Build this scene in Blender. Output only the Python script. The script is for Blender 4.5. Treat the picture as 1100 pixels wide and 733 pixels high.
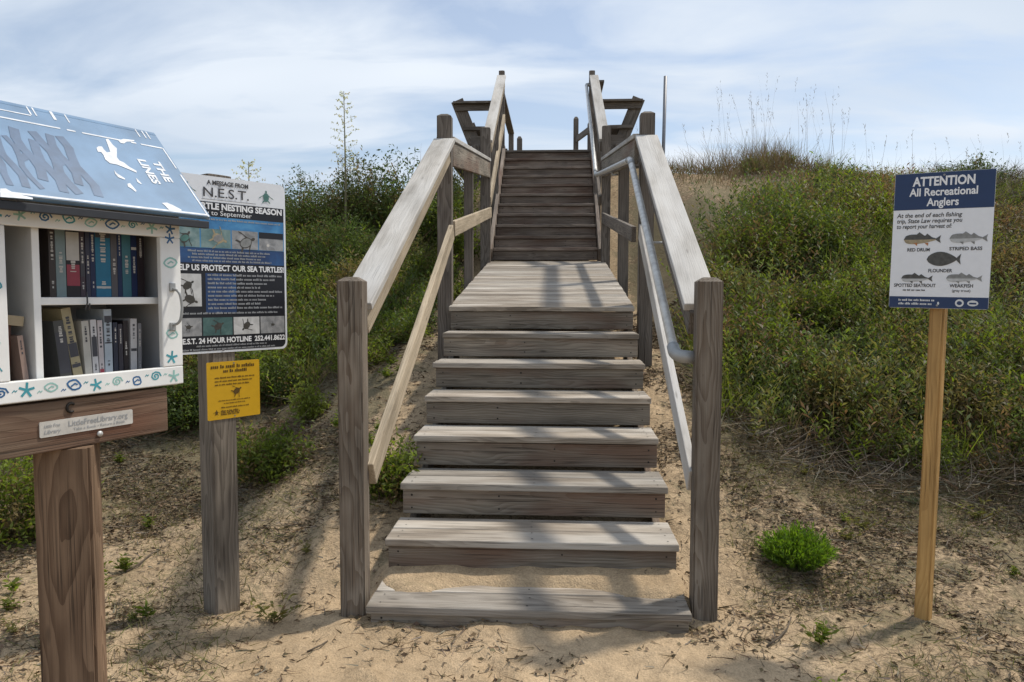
import bpy, bmesh, math, random
import numpy as np
from mathutils import Vector, Matrix

# ------------------------------------------------------------------ camera, world, sun, exposure
for o in list(bpy.data.objects): bpy.data.objects.remove(o)
scene = bpy.context.scene
C = scene.collection
random.seed(7); rng = np.random.default_rng(7)

CX, CY, CZ, YAW, PIT, ROL, FPX = 0.1195, -3.2879, 1.4938, 0.0585, 0.0614, 0.0017, 805.2
cam_d = bpy.data.cameras.new('camera'); cam = bpy.data.objects.new('camera', cam_d); C.objects.link(cam)
cam_d.sensor_width = 36.0; cam_d.lens = 36.0 * FPX / 1100.0
cam_d.clip_start = 0.02; cam_d.clip_end = 5000
fw = Vector((-math.sin(YAW)*math.cos(PIT), math.cos(YAW)*math.cos(PIT), -math.sin(PIT)))
r0 = Vector((math.cos(YAW), math.sin(YAW), 0)); u0 = r0.cross(fw)
cr = r0*math.cos(ROL)+u0*math.sin(ROL); cu = -r0*math.sin(ROL)+u0*math.cos(ROL)
O = Vector((CX, CY, CZ))
mw = Matrix((cr, cu, -fw)).transposed().to_4x4(); mw.translation = O
cam.matrix_world = mw
scene.camera = cam

SUN = Vector((0.51, 0.32, 1.0)).normalized()
w = bpy.data.worlds.new('World'); scene.world = w; w.use_nodes = True
nt = w.node_tree; N = nt.nodes; L = nt.links
for n in list(N): N.remove(n)
out = N.new('ShaderNodeOutputWorld'); bg = N.new('ShaderNodeBackground'); L.new(bg.outputs[0], out.inputs[0])
sky = N.new('ShaderNodeTexSky'); sky.sky_type = 'NISHITA'; sky.sun_disc = False
sky.sun_elevation = math.asin(SUN.z); sky.sun_rotation = math.atan2(SUN.x, SUN.y)
sky.dust_density = 1.2; sky.ozone_density = 1.5
tc = N.new('ShaderNodeTexCoord'); sep = N.new('ShaderNodeSeparateXYZ'); L.new(tc.outputs['Generated'], sep.inputs[0])
zz = N.new('ShaderNodeMath'); zz.operation = 'MAXIMUM'; zz.inputs[1].default_value = 0.0; L.new(sep.outputs[2], zz.inputs[0])
za = N.new('ShaderNodeMath'); za.operation = 'ADD'; za.inputs[1].default_value = 0.16; L.new(zz.outputs[0], za.inputs[0])
dv = N.new('ShaderNodeVectorMath'); dv.operation = 'DIVIDE'; L.new(tc.outputs['Generated'], dv.inputs[0])
cmb = N.new('ShaderNodeCombineXYZ'); L.new(za.outputs[0], cmb.inputs[0]); L.new(za.outputs[0], cmb.inputs[1]); cmb.inputs[2].default_value = 1.0
L.new(cmb.outputs[0], dv.inputs[1])
mp = N.new('ShaderNodeMapping'); mp.inputs['Scale'].default_value = (0.62, 1.25, 0.0); mp.inputs['Rotation'].default_value = (0, 0, 0.32); mp.inputs['Location'].default_value = (3.4, 1.9, 0)
L.new(dv.outputs[0], mp.inputs[0])
n1 = N.new('ShaderNodeTexNoise'); n1.inputs['Scale'].default_value = 1.7; n1.inputs['Detail'].default_value = 7; n1.inputs['Roughness'].default_value = 0.52; n1.inputs['Distortion'].default_value = 0.55
L.new(mp.outputs[0], n1.inputs[0])
rp = N.new('ShaderNodeValToRGB'); rp.color_ramp.elements[0].position = 0.38; rp.color_ramp.elements[1].position = 0.58
rp.color_ramp.elements[0].color = (0.32,)*3 + (1,); rp.color_ramp.elements[1].color = (0.97,)*3 + (1,)
L.new(n1.outputs[0], rp.inputs[0])
n2 = N.new('ShaderNodeTexNoise'); n2.inputs['Scale'].default_value = 0.55; n2.inputs['Detail'].default_value = 4
L.new(mp.outputs[0], n2.inputs[0])
rp2 = N.new('ShaderNodeValToRGB'); rp2.color_ramp.elements[0].position = 0.32; rp2.color_ramp.elements[1].position = 0.68
rp2.color_ramp.elements[0].color = (4.0, 4.75, 5.75, 1); rp2.color_ramp.elements[1].color = (6.5, 6.95, 7.5, 1)
L.new(n2.outputs[0], rp2.inputs[0])
mx = N.new('ShaderNodeMix'); mx.data_type = 'RGBA'; L.new(rp.outputs[0], mx.inputs[0]); L.new(sky.outputs[0], mx.inputs[6]); L.new(rp2.outputs[0], mx.inputs[7])
L.new(mx.outputs[2], bg.inputs[0]); bg.inputs[1].default_value = 0.105

sun_d = bpy.data.lights.new('sun', 'SUN'); sun_d.energy = 2.6; sun_d.angle = math.radians(3.4); sun_d.color = (1.0, 0.93, 0.82)
sun = bpy.data.objects.new('sun', sun_d); C.objects.link(sun)
sun.rotation_euler = SUN.to_track_quat('Z', 'Y').to_euler(); sun.location = (6, 6, 14)
scene.view_settings.view_transform = 'Standard'; scene.view_settings.look = 'None'
scene.view_settings.gamma = 1.0; scene.view_settings.exposure = 0.42; scene.view_settings.use_curve_mapping = False

# ------------------------------------------------------------------ measuring helpers (photo measurements -> places in the world)
def ray(px, py): return fw + cr*((px-550)/FPX) + cu*((366.5-py)/FPX)
def on_plane(px, py, p, n):
    d = ray(px, py); return O + d*((p-O).dot(n)/d.dot(n))
CF = Vector((-math.sin(YAW), math.cos(YAW), 0)); CR = Vector((math.cos(YAW), math.sin(YAW), 0))
def cam2w(x, y, z): 
    p = O + CR*x + CF*y; return Vector((p.x, p.y, z))
def dirw(x, y): return (CR*x + CF*y).normalized()

# ------------------------------------------------------------------ noise in numpy
def lattice(seed):
    return np.random.default_rng(seed).random((256, 256))
_lat = {}
def vnoise(x, y, seed=0):
    if seed not in _lat: _lat[seed] = lattice(seed)
    g = _lat[seed]
    xi = np.floor(x).astype(int); yi = np.floor(y).astype(int); fx = x-xi; fy = y-yi
    fx = fx*fx*(3-2*fx); fy = fy*fy*(3-2*fy)
    a = g[xi % 256, yi % 256]; b = g[(xi+1) % 256, yi % 256]; c = g[xi % 256, (yi+1) % 256]; d = g[(xi+1) % 256, (yi+1) % 256]
    return (a*(1-fx)+b*fx)*(1-fy)+(c*(1-fx)+d*fx)*fy
def fbm(x, y, seed=0, oc=4):
    s = 0; a = 0.5; t = 0
    for i in range(oc):
        s = s + a*vnoise(x*2**i, y*2**i, seed+i); t += a; a *= 0.5
    return s/t
def sstep(a, b, x):
    t = np.clip((x-a)/(b-a), 0, 1); return t*t*(3-2*t)

# ------------------------------------------------------------------ materials
def new_mat(name):
    m = bpy.data.materials.new(name); m.use_nodes = True
    n = m.node_tree.nodes; b = n['Principled BSDF']; return m, n, m.node_tree.links, b
def setin(b, k, v):
    if k in b.inputs: b.inputs[k].default_value = v
def noise_node(n, l, vec, scale, detail=4, rough=0.55, dist=0.0):
    t = n.new('ShaderNodeTexNoise'); t.inputs['Scale'].default_value = scale; t.inputs['Detail'].default_value = detail
    t.inputs['Roughness'].default_value = rough; t.inputs['Distortion'].default_value = dist
    if vec is not None: l.new(vec, t.inputs['Vector'])
    return t
def ramp(n, l, fac, stops):
    r = n.new('ShaderNodeValToRGB'); e = r.color_ramp.elements
    while len(e) < len(stops): e.new(0.5)
    for q, (p, c) in zip(e, stops):
        q.position = p; q.color = (c if hasattr(c, '__len__') else (c, c, c)) + (1,) if not hasattr(c, '__len__') or len(c) == 3 else c
    l.new(fac, r.inputs[0]); return r
def mixc(n, l, fac, a, b, mode='MIX'):
    m = n.new('ShaderNodeMix'); m.data_type = 'RGBA'; m.blend_type = mode
    for s, v in ((0, fac), (6, a), (7, b)):
        if hasattr(v, 'is_linked') or hasattr(v, 'links'): l.new(v, m.inputs[s])
        elif hasattr(v, '__len__'): m.inputs[s].default_value = tuple(v)+(1,) if len(v) == 3 else v
        else: m.inputs[s].default_value = v
    return m.outputs[2]
def math_n(n, l, op, a, b=None):
    m = n.new('ShaderNodeMath'); m.operation = op
    for i, v in enumerate((a, b)):
        if v is None: continue
        if hasattr(v, 'links'): l.new(v, m.inputs[i])
        else: m.inputs[i].default_value = v
    return m.outputs[0]

def wood(name, light, dark, ring=0.5, fibre=0.5, knots=0.6, rough=0.8, stain=None, ringscale=32, silver=None, crack=0.85):
    m, n, l, b = new_mat(name)
    tcn = n.new('ShaderNodeTexCoord'); oi = n.new('ShaderNodeObjectInfo')
    at = n.new('ShaderNodeAttribute'); at.attribute_name = 'tone'
    rnd = math_n(n, l, 'ADD', oi.outputs['Random'], at.outputs['Fac'])
    cx = n.new('ShaderNodeCombineXYZ')
    l.new(math_n(n, l, 'MULTIPLY', rnd, 41.0), cx.inputs[0])
    l.new(math_n(n, l, 'MULTIPLY', rnd, 0.17), cx.inputs[1]); l.new(math_n(n, l, 'MULTIPLY', rnd, -0.13), cx.inputs[2])
    ad = n.new('ShaderNodeVectorMath'); ad.operation = 'ADD'; l.new(tcn.outputs['Object'], ad.inputs[0]); l.new(cx.outputs[0], ad.inputs[1])
    m1 = n.new('ShaderNodeMapping'); m1.inputs['Scale'].default_value = (0.0, 1, 1); m1.inputs['Location'].default_value = (0, -0.05, 0.07)
    l.new(ad.outputs[0], m1.inputs[0])
    ln_ = n.new('ShaderNodeVectorMath'); ln_.operation = 'LENGTH'; l.new(m1.outputs[0], ln_.inputs[0])
    m5 = n.new('ShaderNodeMapping'); m5.inputs['Scale'].default_value = (1.5, 7, 7); l.new(ad.outputs[0], m5.inputs[0])
    wn = noise_node(n, l, m5.outputs[0], 1.0, 2.5, 0.45)
    rr_ = math_n(n, l, 'ADD', math_n(n, l, 'MULTIPLY', ln_.outputs['Value'], 0.8), math_n(n, l, 'MULTIPLY', wn.outputs['Fac'], 0.10))
    cr_ = n.new('ShaderNodeCombineXYZ'); l.new(rr_, cr_.inputs[0])
    wv = n.new('ShaderNodeTexWave'); wv.wave_type = 'BANDS'; wv.bands_direction = 'X'; wv.wave_profile = 'SAW'; wv.inputs['Scale'].default_value = ringscale
    wv.inputs['Distortion'].default_value = 0.0
    l.new(cr_.outputs[0], wv.inputs[0])
    m2 = n.new('ShaderNodeMapping'); m2.inputs['Scale'].default_value = (1.6, 75, 75); l.new(ad.outputs[0], m2.inputs[0])
    fb = noise_node(n, l, m2.outputs[0], 1.0, 5, 0.65, 0.3)
    m3 = n.new('ShaderNodeMapping'); m3.inputs['Scale'].default_value = (1.3, 5, 5); l.new(ad.outputs[0], m3.inputs[0])
    bl = noise_node(n, l, m3.outputs[0], 1.6, 4)
    wr = ramp(n, l, wv.outputs['Fac'], [(0.25, 0.0), (0.9, 1.0)])
    fr = ramp(n, l, fb.outputs['Fac'], [(0.3, 0.0), (0.72, 1.0)])
    a = math_n(n, l, 'MULTIPLY', wr.outputs[0], ring); c = math_n(n, l, 'MULTIPLY', fr.outputs[0], fibre)
    f = math_n(n, l, 'ADD', a, c)
    col = mixc(n, l, f, light, dark)
    br = ramp(n, l, bl.outputs['Fac'], [(0.25, 0.62), (0.75, 1.22)])
    col = mixc(n, l, 1.0, col, br.outputs[0], 'MULTIPLY')
    if silver:
        sv = ramp(n, l, noise_node(n, l, m3.outputs[0], 0.8, 3).outputs['Fac'], [(0.4, 0.0), (0.65, 0.75)])
        col = mixc(n, l, sv.outputs[0], col, silver)
    if stain:
        st = ramp(n, l, noise_node(n, l, m3.outputs[0], 0.7, 3).outputs['Fac'], [(0.5, 0.0), (0.68, 0.8)])
        col = mixc(n, l, st.outputs[0], col, stain)
    m6 = n.new('ShaderNodeMapping'); m6.inputs['Scale'].default_value = (0.45, 62, 62); l.new(ad.outputs[0], m6.inputs[0])
    ck = noise_node(n, l, m6.outputs[0], 1.0, 3, 0.6)
    ckd = math_n(n, l, 'ABSOLUTE', math_n(n, l, 'SUBTRACT', ck.outputs['Fac'], 0.5))
    ckm = ramp(n, l, noise_node(n, l, m3.outputs[0], 2.2, 2).outputs['Fac'], [(0.42, 0.0), (0.58, 1.0)])
    ckf = math_n(n, l, 'MULTIPLY', ramp(n, l, ckd, [(0.006, crack*0.8), (0.020, 0.0)]).outputs[0], ckm.outputs[0])
    col = mixc(n, l, ckf, col, (0.028, 0.021, 0.016))
    m4 = n.new('ShaderNodeMapping'); m4.inputs['Scale'].default_value = (1.0, 4.2, 4.2); l.new(ad.outputs[0], m4.inputs[0])
    vo = n.new('ShaderNodeTexVoronoi'); vo.inputs['Scale'].default_value = 2.3; l.new(m4.outputs[0], vo.inputs['Vector'])
    kn = ramp(n, l, vo.outputs['Distance'], [(0.03, knots), (0.09, 0.0)])
    col = mixc(n, l, kn.outputs[0], col, (0.03, 0.022, 0.016))
    tn = n.new('ShaderNodeMapRange'); tn.inputs[1].default_value = -0.5; tn.inputs[2].default_value = 0.5; tn.inputs[3].default_value = 0.74; tn.inputs[4].default_value = 1.26
    l.new(at.outputs['Fac'], tn.inputs[0])
    col = mixc(n, l, 1.0, col, tn.outputs[0], 'MULTIPLY')
    l.new(col, b.inputs['Base Color'])
    b.inputs['Roughness'].default_value = rough; setin(b, 'Specular IOR Level', 0.25)
    bp = n.new('ShaderNodeBump'); bp.inputs['Strength'].default_value = 0.55; bp.inputs['Distance'].default_value = 0.004
    l.new(math_n(n, l, 'SUBTRACT', math_n(n, l, 'MULTIPLY', f, -1.0), math_n(n, l, 'MULTIPLY', ckf, 2.0)), bp.inputs['Height']); l.new(bp.outputs[0], b.inputs['Normal'])
    return m

def plain(name, col, rough=0.6, metal=0.0, var=0.12, scale=30, bump=0.0, coat=0.0, spec=0.4):
    m, n, l, b = new_mat(name)
    tcn = n.new('ShaderNodeTexCoord')
    t = noise_node(n, l, tcn.outputs['Object'], scale, 4)
    r = ramp(n, l, t.outputs['Fac'], [(0.25, 1-var), (0.75, 1+var)])
    l.new(mixc(n, l, 1.0, col, r.outputs[0], 'MULTIPLY'), b.inputs['Base Color'])
    b.inputs['Roughness'].default_value = rough; b.inputs['Metallic'].default_value = metal
    setin(b, 'Coat Weight', coat); setin(b, 'Specular IOR Level', spec)
    if bump:
        bp = n.new('ShaderNodeBump'); bp.inputs['Strength'].default_value = bump; bp.inputs['Distance'].default_value = 0.003
        l.new(t.outputs['Fac'], bp.inputs['Height']); l.new(bp.outputs[0], b.inputs['Normal'])
    return m

def photo_mat(name, c1, c2, c3, scale):
    m, n, l, b = new_mat(name)
    tcn = n.new('ShaderNodeTexCoord'); t = noise_node(n, l, tcn.outputs['Object'], scale, 5, 0.6, 0.6)
    r = ramp(n, l, t.outputs['Fac'], [(0.3, c1), (0.5, c2), (0.7, c3)]); l.new(r.outputs[0], b.inputs['Base Color'])
    b.inputs['Roughness'].default_value = 0.45; return m

def leaf_mat(name, trans=0.35, rough=0.55):
    m, n, l, b = new_mat(name)
    at = n.new('ShaderNodeAttribute'); at.attribute_name = 'Col'
    l.new(at.outputs['Color'], b.inputs['Base Color']); b.inputs['Roughness'].default_value = rough; setin(b, 'Specular IOR Level', 0.3)
    if trans:
        tr = n.new('ShaderNodeBsdfTranslucent'); ms = n.new('ShaderNodeMixShader'); ms.inputs[0].default_value = trans
        hs = n.new('ShaderNodeHueSaturation'); hs.inputs['Value'].default_value = 1.75; hs.inputs['Saturation'].default_value = 1.15
        l.new(at.outputs['Color'], hs.inputs['Color']); l.new(hs.outputs[0], tr.inputs[0])
        l.new(b.outputs[0], ms.inputs[1]); l.new(tr.outputs[0], ms.inputs[2])
        l.new(ms.outputs[0], n['Material Output'].inputs[0])
    return m

M = {}
M['deck'] = wood('deck_wood', (0.44, 0.38, 0.31), (0.17, 0.135, 0.10), 0.35, 0.65, 0.7, silver=(0.44, 0.41, 0.365))
M['riser'] = wood('riser_wood', (0.30, 0.262, 0.212), (0.15, 0.122, 0.092), 0.5, 0.45, 0.9, stain=(0.17, 0.10, 0.068))
M['upper'] = wood('upper_riser_wood', (0.285, 0.235, 0.195), (0.125, 0.10, 0.08), 0.35, 0.6, 0.5, stain=(0.12, 0.065, 0.045))
M['post'] = wood('post_wood', (0.275, 0.236, 0.19), (0.115, 0.082, 0.056), 0.45, 0.55, 0.6, ringscale=34)
M['greypost'] = wood('grey_post_wood', (0.215, 0.187, 0.158), (0.08, 0.064, 0.052), 0.5, 0.45, 0.5)
M['cap'] = wood('cap_wood', (0.53, 0.50, 0.455), (0.36, 0.33, 0.29), 0.3, 0.5, 0.30, silver=(0.51, 0.50, 0.48), crack=0.22)
M['paleboard'] = wood('pale_board_wood', (0.50, 0.415, 0.30), (0.30, 0.235, 0.16), 0.3, 0.55, 0.5, crack=0.5)
M['redwood'] = wood('treated_wood', (0.27, 0.18, 0.115), (0.095, 0.056, 0.034), 0.5, 0.5, 0.6, ringscale=28)
M['apron'] = wood('apron_wood', (0.215, 0.15, 0.105), (0.10, 0.062, 0.042), 0.4, 0.4, 0.4, stain=(0.115, 0.034, 0.016))
M['yellowpost'] = wood('yellow_post_wood', (0.55, 0.33, 0.12), (0.36, 0.195, 0.06), 0.4, 0.35, 0.5, rough=0.6)
M['signpost'] = wood('sign_post_wood', (0.25, 0.215, 0.175), (0.085, 0.07, 0.055), 0.42, 0.55, 0.5, ringscale=30)
M['pipe'] = plain('galvanised_pipe', (0.60, 0.60, 0.58), 0.52, 0.35, 0.25, 22)
M['joint'] = plain('pipe_joint_grey', (0.33, 0.34, 0.34), 0.5, 0.3, 0.1)
M['steel'] = plain('dull_steel', (0.24, 0.24, 0.25), 0.5, 0.6)
M['darkmetal'] = plain('dark_metal', (0.025, 0.022, 0.02), 0.5, 0.5)
M['white'] = plain('white_paint', (0.78, 0.785, 0.77), 0.5, 0, 0.10, 7)
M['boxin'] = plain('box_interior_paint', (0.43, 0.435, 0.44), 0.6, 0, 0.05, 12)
M['roofblue'] = plain('pale_blue_paint', (0.145, 0.245, 0.375), 0.28, 0, 0.28, 6, coat=0.5)
M['oldblue'] = plain('faded_blue_lettering', (0.070, 0.125, 0.215), 0.35, 0, 0.25, 25)
M['whitepaint'] = plain('brushed_white_paint', (0.60, 0.63, 0.67), 0.5, 0, 0.25, 40)
M['whiteink'] = plain('white_ink', (0.78, 0.79, 0.80), 0.4, 0, 0.03)
M['blackedge'] = plain('dark_roof_edge', (0.03, 0.033, 0.04), 0.6)
M['teal'] = plain('teal_ink', (0.06, 0.30, 0.36), 0.5, 0, 0.3, 40)
M['blueink'] = plain('blue_ink', (0.035, 0.13, 0.29), 0.5, 0, 0.3, 40)
M['greenink'] = plain('pale_green_ink', (0.28, 0.50, 0.46), 0.5, 0, 0.2, 40)
M['navy'] = plain('navy_print', (0.012, 0.035, 0.105), 0.4, 0, 0.06)
M['signwhite'] = plain('sign_white', (0.74, 0.76, 0.79), 0.4, 0, 0.03)
M['signgrey'] = plain('sign_pale_grey', (0.62, 0.64, 0.65), 0.4, 0, 0.03)
M['black'] = plain('black_print', (0.012, 0.013, 0.018), 0.4, 0, 0.1)
M['deepblue'] = photo_mat('deep_blue_print', (0.010, 0.02, 0.06), (0.015, 0.05, 0.15), (0.02, 0.09, 0.24), 7)
M['bluegrad'] = photo_mat('blue_water_print', (0.02, 0.10, 0.25), (0.05, 0.22, 0.45), (0.12, 0.36, 0.58), 5)
M['ink'] = plain('dark_ink', (0.05, 0.05, 0.055), 0.5)
M['greyink'] = plain('grey_ink', (0.30, 0.31, 0.32), 0.5)
M['yellow'] = plain('yellow_plastic', (0.62, 0.36, 0.012), 0.45, 0, 0.05)
M['yink'] = plain('brown_ink', (0.10, 0.055, 0.008), 0.5)
M['ph_teal'] = photo_mat('teal_water_photo', (0.06, 0.12, 0.12), (0.14, 0.23, 0.23), (0.26, 0.34, 0.33), 12)
M['ph_green'] = photo_mat('green_water_photo', (0.035, 0.08, 0.08), (0.055, 0.12, 0.115), (0.10, 0.18, 0.17), 18)
M['ph_grey'] = photo_mat('grey_sand_photo', (0.16, 0.165, 0.17), (0.27, 0.275, 0.28), (0.38, 0.38, 0.38), 25)
M['ph_pale'] = photo_mat('pale_sand_photo', (0.4, 0.4, 0.39), (0.52, 0.52, 0.51), (0.64, 0.64, 0.63), 20)
M['turtle'] = plain('turtle_brown', (0.055, 0.05, 0.042), 0.5, 0, 0.4, 60)
M['turtlegreen'] = plain('turtle_green', (0.07, 0.17, 0.15), 0.5, 0, 0.3, 40)
M['plate'] = plain('worn_plate', (0.52, 0.50, 0.46), 0.5, 0, 0.2, 25)
M['pages'] = plain('book_pages', (0.66, 0.60, 0.49), 0.8, 0, 0.1, 80)
M['fishback'] = plain('fish_back', (0.075, 0.075, 0.07), 0.5, 0, 0.35, 60)
M['fishmid'] = plain('fish_side', (0.22, 0.225, 0.22), 0.5, 0, 0.25, 60)
M['fishtan'] = plain('fish_tan_side', (0.33, 0.27, 0.17), 0.5, 0, 0.25, 60)
M['fishpale'] = plain('fish_belly', (0.45, 0.46, 0.46), 0.5, 0, 0.15, 60)
M['fishred'] = plain('fish_fin_red', (0.42, 0.17, 0.06), 0.5, 0, 0.2, 60)
M['leaf'] = leaf_mat('leaf', 0.44); M['twig'] = leaf_mat('twig', 0.0, 0.8); M['dry'] = leaf_mat('dry_grass', 0.25, 0.7)
_books = {}
def bookmat(c):
    if c not in _books: _books[c] = plain('book_cover', c, 0.45, 0, 0.12, 25)
    return _books[c]

# ------------------------------------------------------------------ object helpers
def tag(o, label=None, cat=None, group=None, kind=None):
    if label: o['label'] = label
    if cat: o['category'] = cat
    if group: o['group'] = group
    if kind: o['kind'] = kind
    return o
def empty(name, mat=None, **k):
    o = bpy.data.objects.new(name, None); C.objects.link(o); o.empty_display_size = 0.1
    if mat is not None: o.matrix_world = mat
    return tag(o, **k)
def link(name, me, mats, parent=None, mat=None):
    o = bpy.data.objects.new(name, me); C.objects.link(o)
    if not isinstance(mats, (list, tuple)): mats = [mats]
    if len(me.materials) == 0:
        for m in mats: me.materials.append(m)
    if parent: o.parent = parent
    if mat is not None: o.matrix_basis = mat
    return o
class MB:
    """collects polygons for one mesh"""
    def __init__(s): s.v = []; s.f = []; s.m = []; s.t = []; s.sm = []
    def poly(s, pts, mi=0, tone=0.0):
        b = len(s.v); s.v += [tuple(p) for p in pts]; s.t += [tone]*len(pts); s.f.append(list(range(b, b+len(pts)))); s.m.append(mi); s.sm.append(False)
    def add(s, v, f, mi=0, tone=0.0, smooth=False):
        b = len(s.v); s.v += [tuple(p) for p in v]; s.t += [tone]*len(v)
        for q in f: s.f.append([b+i for i in q]); s.m.append(mi); s.sm.append(smooth)
    def box(s, c, d, mi=0, tone=0.0, bev=0.0, mat=None):
        bm = bmesh.new(); bmesh.ops.create_cube(bm, size=1)
        for q in bm.verts: q.co = Vector((q.co.x*d[0], q.co.y*d[1], q.co.z*d[2]))
        if bev: bmesh.ops.bevel(bm, geom=bm.edges[:], offset=bev, segments=2, affect='EDGES', profile=0.5)
        if mat is not None: bmesh.ops.transform(bm, matrix=mat, verts=bm.verts)
        bmesh.ops.translate(bm, vec=Vector(c), verts=bm.verts)
        bm.verts.index_update()
        s.add([q.co.copy() for q in bm.verts], [[q.index for q in f.verts] for f in bm.faces], mi, tone); bm.free()
    def tube(s, pts, r, seg=8, mi=0, tone=0.0, cap=True):
        pts = [Vector(p) for p in pts]; rs = r if hasattr(r, '__len__') else [r]*len(pts)
        rings = []; up = None
        for i, p in enumerate(pts):
            d = (pts[min(i+1, len(pts)-1)]-pts[max(i-1, 0)]).normalized()
            if up is None: up = Vector((0, 0, 1)) if abs(d.z) < 0.9 else Vector((1, 0, 0))
            x = d.cross(up).normalized(); up = x.cross(d).normalized()
            rings.append([p+x*rs[i]*math.cos(2*math.pi*k/seg)+up*rs[i]*math.sin(2*math.pi*k/seg) for k in range(seg)])
        v = [q for rg in rings for q in rg]; f = []
        for i in range(len(pts)-1):
            for k in range(seg):
                a = i*seg+k; b = i*seg+(k+1) % seg; f.append([b, a, a+seg, b+seg])
        if cap: f.append(list(range(seg))); f.append([len(v)-1-k for k in range(seg)])
        s.add(v, f, mi, tone, True)
    def build(s, name, mats, parent=None, mat=None):
        me = bpy.data.meshes.new(name); me.from_pydata(s.v, [], s.f)
        me.polygons.foreach_set('material_index', s.m); me.polygons.foreach_set('use_smooth', s.sm)
        a = me.attributes.new('tone', 'FLOAT', 'POINT'); a.data.foreach_set('value', s.t)
        me.update()
        return link(name, me, mats, parent, mat)
def frame(p, x, z):
    x = Vector(x).normalized(); z = Vector(z); z = (z-x*z.dot(x)).normalized(); y = z.cross(x)
    m = Matrix((x, y, z)).transposed().to_4x4(); m.translation = Vector(p); return m
def board(name, p0, p1, wd, th, up, mat, parent, bev=0.005, pmat=None):
    """a plank from p0 to p1: wd across, th along up; its grain runs along its own X"""
    p0, p1 = Vector(p0), Vector(p1); b = MB(); b.box((0, 0, 0), ((p1-p0).length, wd, th), bev=bev, tone=random.uniform(-0.3, 0.3))
    m = frame((p0+p1)/2, p1-p0, up)
    return b.build(name, mat, parent, m)
def post(name, x, y, z0, z1, wd, mat, parent, yaw=0.0, tip=0.02, lean=(0, 0), wy=None):
    """a square post, bevelled, with a low four-sided tip; local X runs up the post so the grain does"""
    bm = bmesh.new(); h = z1-z0; wy = wy or wd
    a, c = wd/2, wy/2
    v = []
    for (zz_, k) in ((0, 1), (h-tip, 1), (h, 0.45)):
        v.append([bm.verts.new((zz_, -a*k*(-1 if i in (0, 3) else 1), c*k*(1 if i < 2 else -1))) for i in range(4)])
    for i in range(4):
        j = (i+1) % 4
        bm.faces.new((v[0][i], v[0][j], v[1][j], v[1][i])); bm.faces.new((v[1][i], v[1][j], v[2][j], v[2][i]))
    bm.faces.new(v[2]); bm.faces.new(v[0][::-1]); bmesh.ops.recalc_face_normals(bm, faces=bm.faces)
    bmesh.ops.bevel(bm, geom=[e for e in bm.edges if abs(e.verts[0].co.x-e.verts[1].co.x) > tip*1.5], offset=0.008, segments=2, affect='EDGES')
    me = bpy.data.meshes.new(name); bm.to_mesh(me); bm.free()
    t = me.attributes.new('tone', 'FLOAT', 'POINT'); t.data.foreach_set('value', [random.uniform(-0.25, 0.25)]*len(me.vertices))
    up = Vector((lean[0], lean[1], 1)).normalized()
    return link(name, me, mat, parent, frame((x, y, z0), up, (math.cos(yaw), math.sin(yaw), 0)))

def text_mesh(body, size, bold=0.0, align='CENTER', spacing=1.0, shear=0.0):
    cu_ = bpy.data.curves.new('lettering', 'FONT'); cu_.body = body; cu_.size = size; cu_.align_x = align; cu_.align_y = 'CENTER'
    cu_.offset = bold; cu_.space_character = spacing; cu_.shear = shear; cu_.resolution_u = 3
    o = bpy.data.objects.new('lettering', cu_); C.objects.link(o)
    dg = bpy.context.evaluated_depsgraph_get(); me = bpy.data.meshes.new_from_object(o.evaluated_get(dg)); 
    v = np.zeros(len(me.vertices)*3); me.vertices.foreach_get('co', v); f = [list(p.vertices) for p in me.polygons]
    C.objects.unlink(o); bpy.data.objects.remove(o); bpy.data.curves.remove(cu_); bpy.data.meshes.remove(me)
    return v.reshape(-1, 3), f
def put_text(mb, body, size, x, y, z=0.0, bold=0.0, align='CENTER', width=None, spacing=1.0, shear=0.0, mi=0, serif=0.0):
    v, f = text_mesh(body, size, bold, align, spacing, shear)
    if width:
        k = width/(v[:, 0].max()-v[:, 0].min()); v[:, 0] *= k
    v = v+np.array([x, y, z]); mb.add([tuple(q) for q in v], f, mi)
def rect(mb, x0, x1, y0, y1, z, mi=0): mb.poly([(x0, y0, z), (x1, y0, z), (x1, y1, z), (x0, y1, z)], mi)
def greek(mb, x0, x1, y, h, z, rnd, mi=0):
    x = x0
    while x < x1-h:
        n_ = rnd.randint(2, 7)
        for k in range(n_):
            wl = h*rnd.uniform(0.45, 0.75); hh = h*(1 if rnd.random() < 0.75 else 1.35)
            if x+wl > x1: break
            rect(mb, x, x+wl, y-h/2, y-h/2+hh, z, mi); x += wl+h*0.22
        x += h*0.6
def ellipse(mb, cx, cy, a, b, z, mi=0, rot=0.0, n=20):
    c, s = math.cos(rot), math.sin(rot)
    mb.poly([(cx+a*math.cos(t)*c-b*math.sin(t)*s, cy+a*math.cos(t)*s+b*math.sin(t)*c, z) for t in [2*math.pi*k/n for k in range(n)]], mi)
def stroke(mb, pts, wd, z, mi=0, fn=None):
    for (a, b) in zip(pts[:-1], pts[1:]):
        dx, dy = b[0]-a[0], b[1]-a[1]; l_ = math.hypot(dx, dy) or 1e-6; nx, ny = -dy/l_*wd/2, dx/l_*wd/2; ex, ey = dx/l_*wd*0.25, dy/l_*wd*0.25
        q = [(a[0]+nx-ex, a[1]+ny-ey), (a[0]-nx-ex, a[1]-ny-ey), (b[0]-nx+ex, b[1]-ny+ey), (b[0]+nx+ex, b[1]+ny+ey)]
        z += 0.000004
        mb.poly([(p[0], p[1], z) for p in q] if fn is None else [fn(p[0], p[1], z) for p in q], mi)
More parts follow.
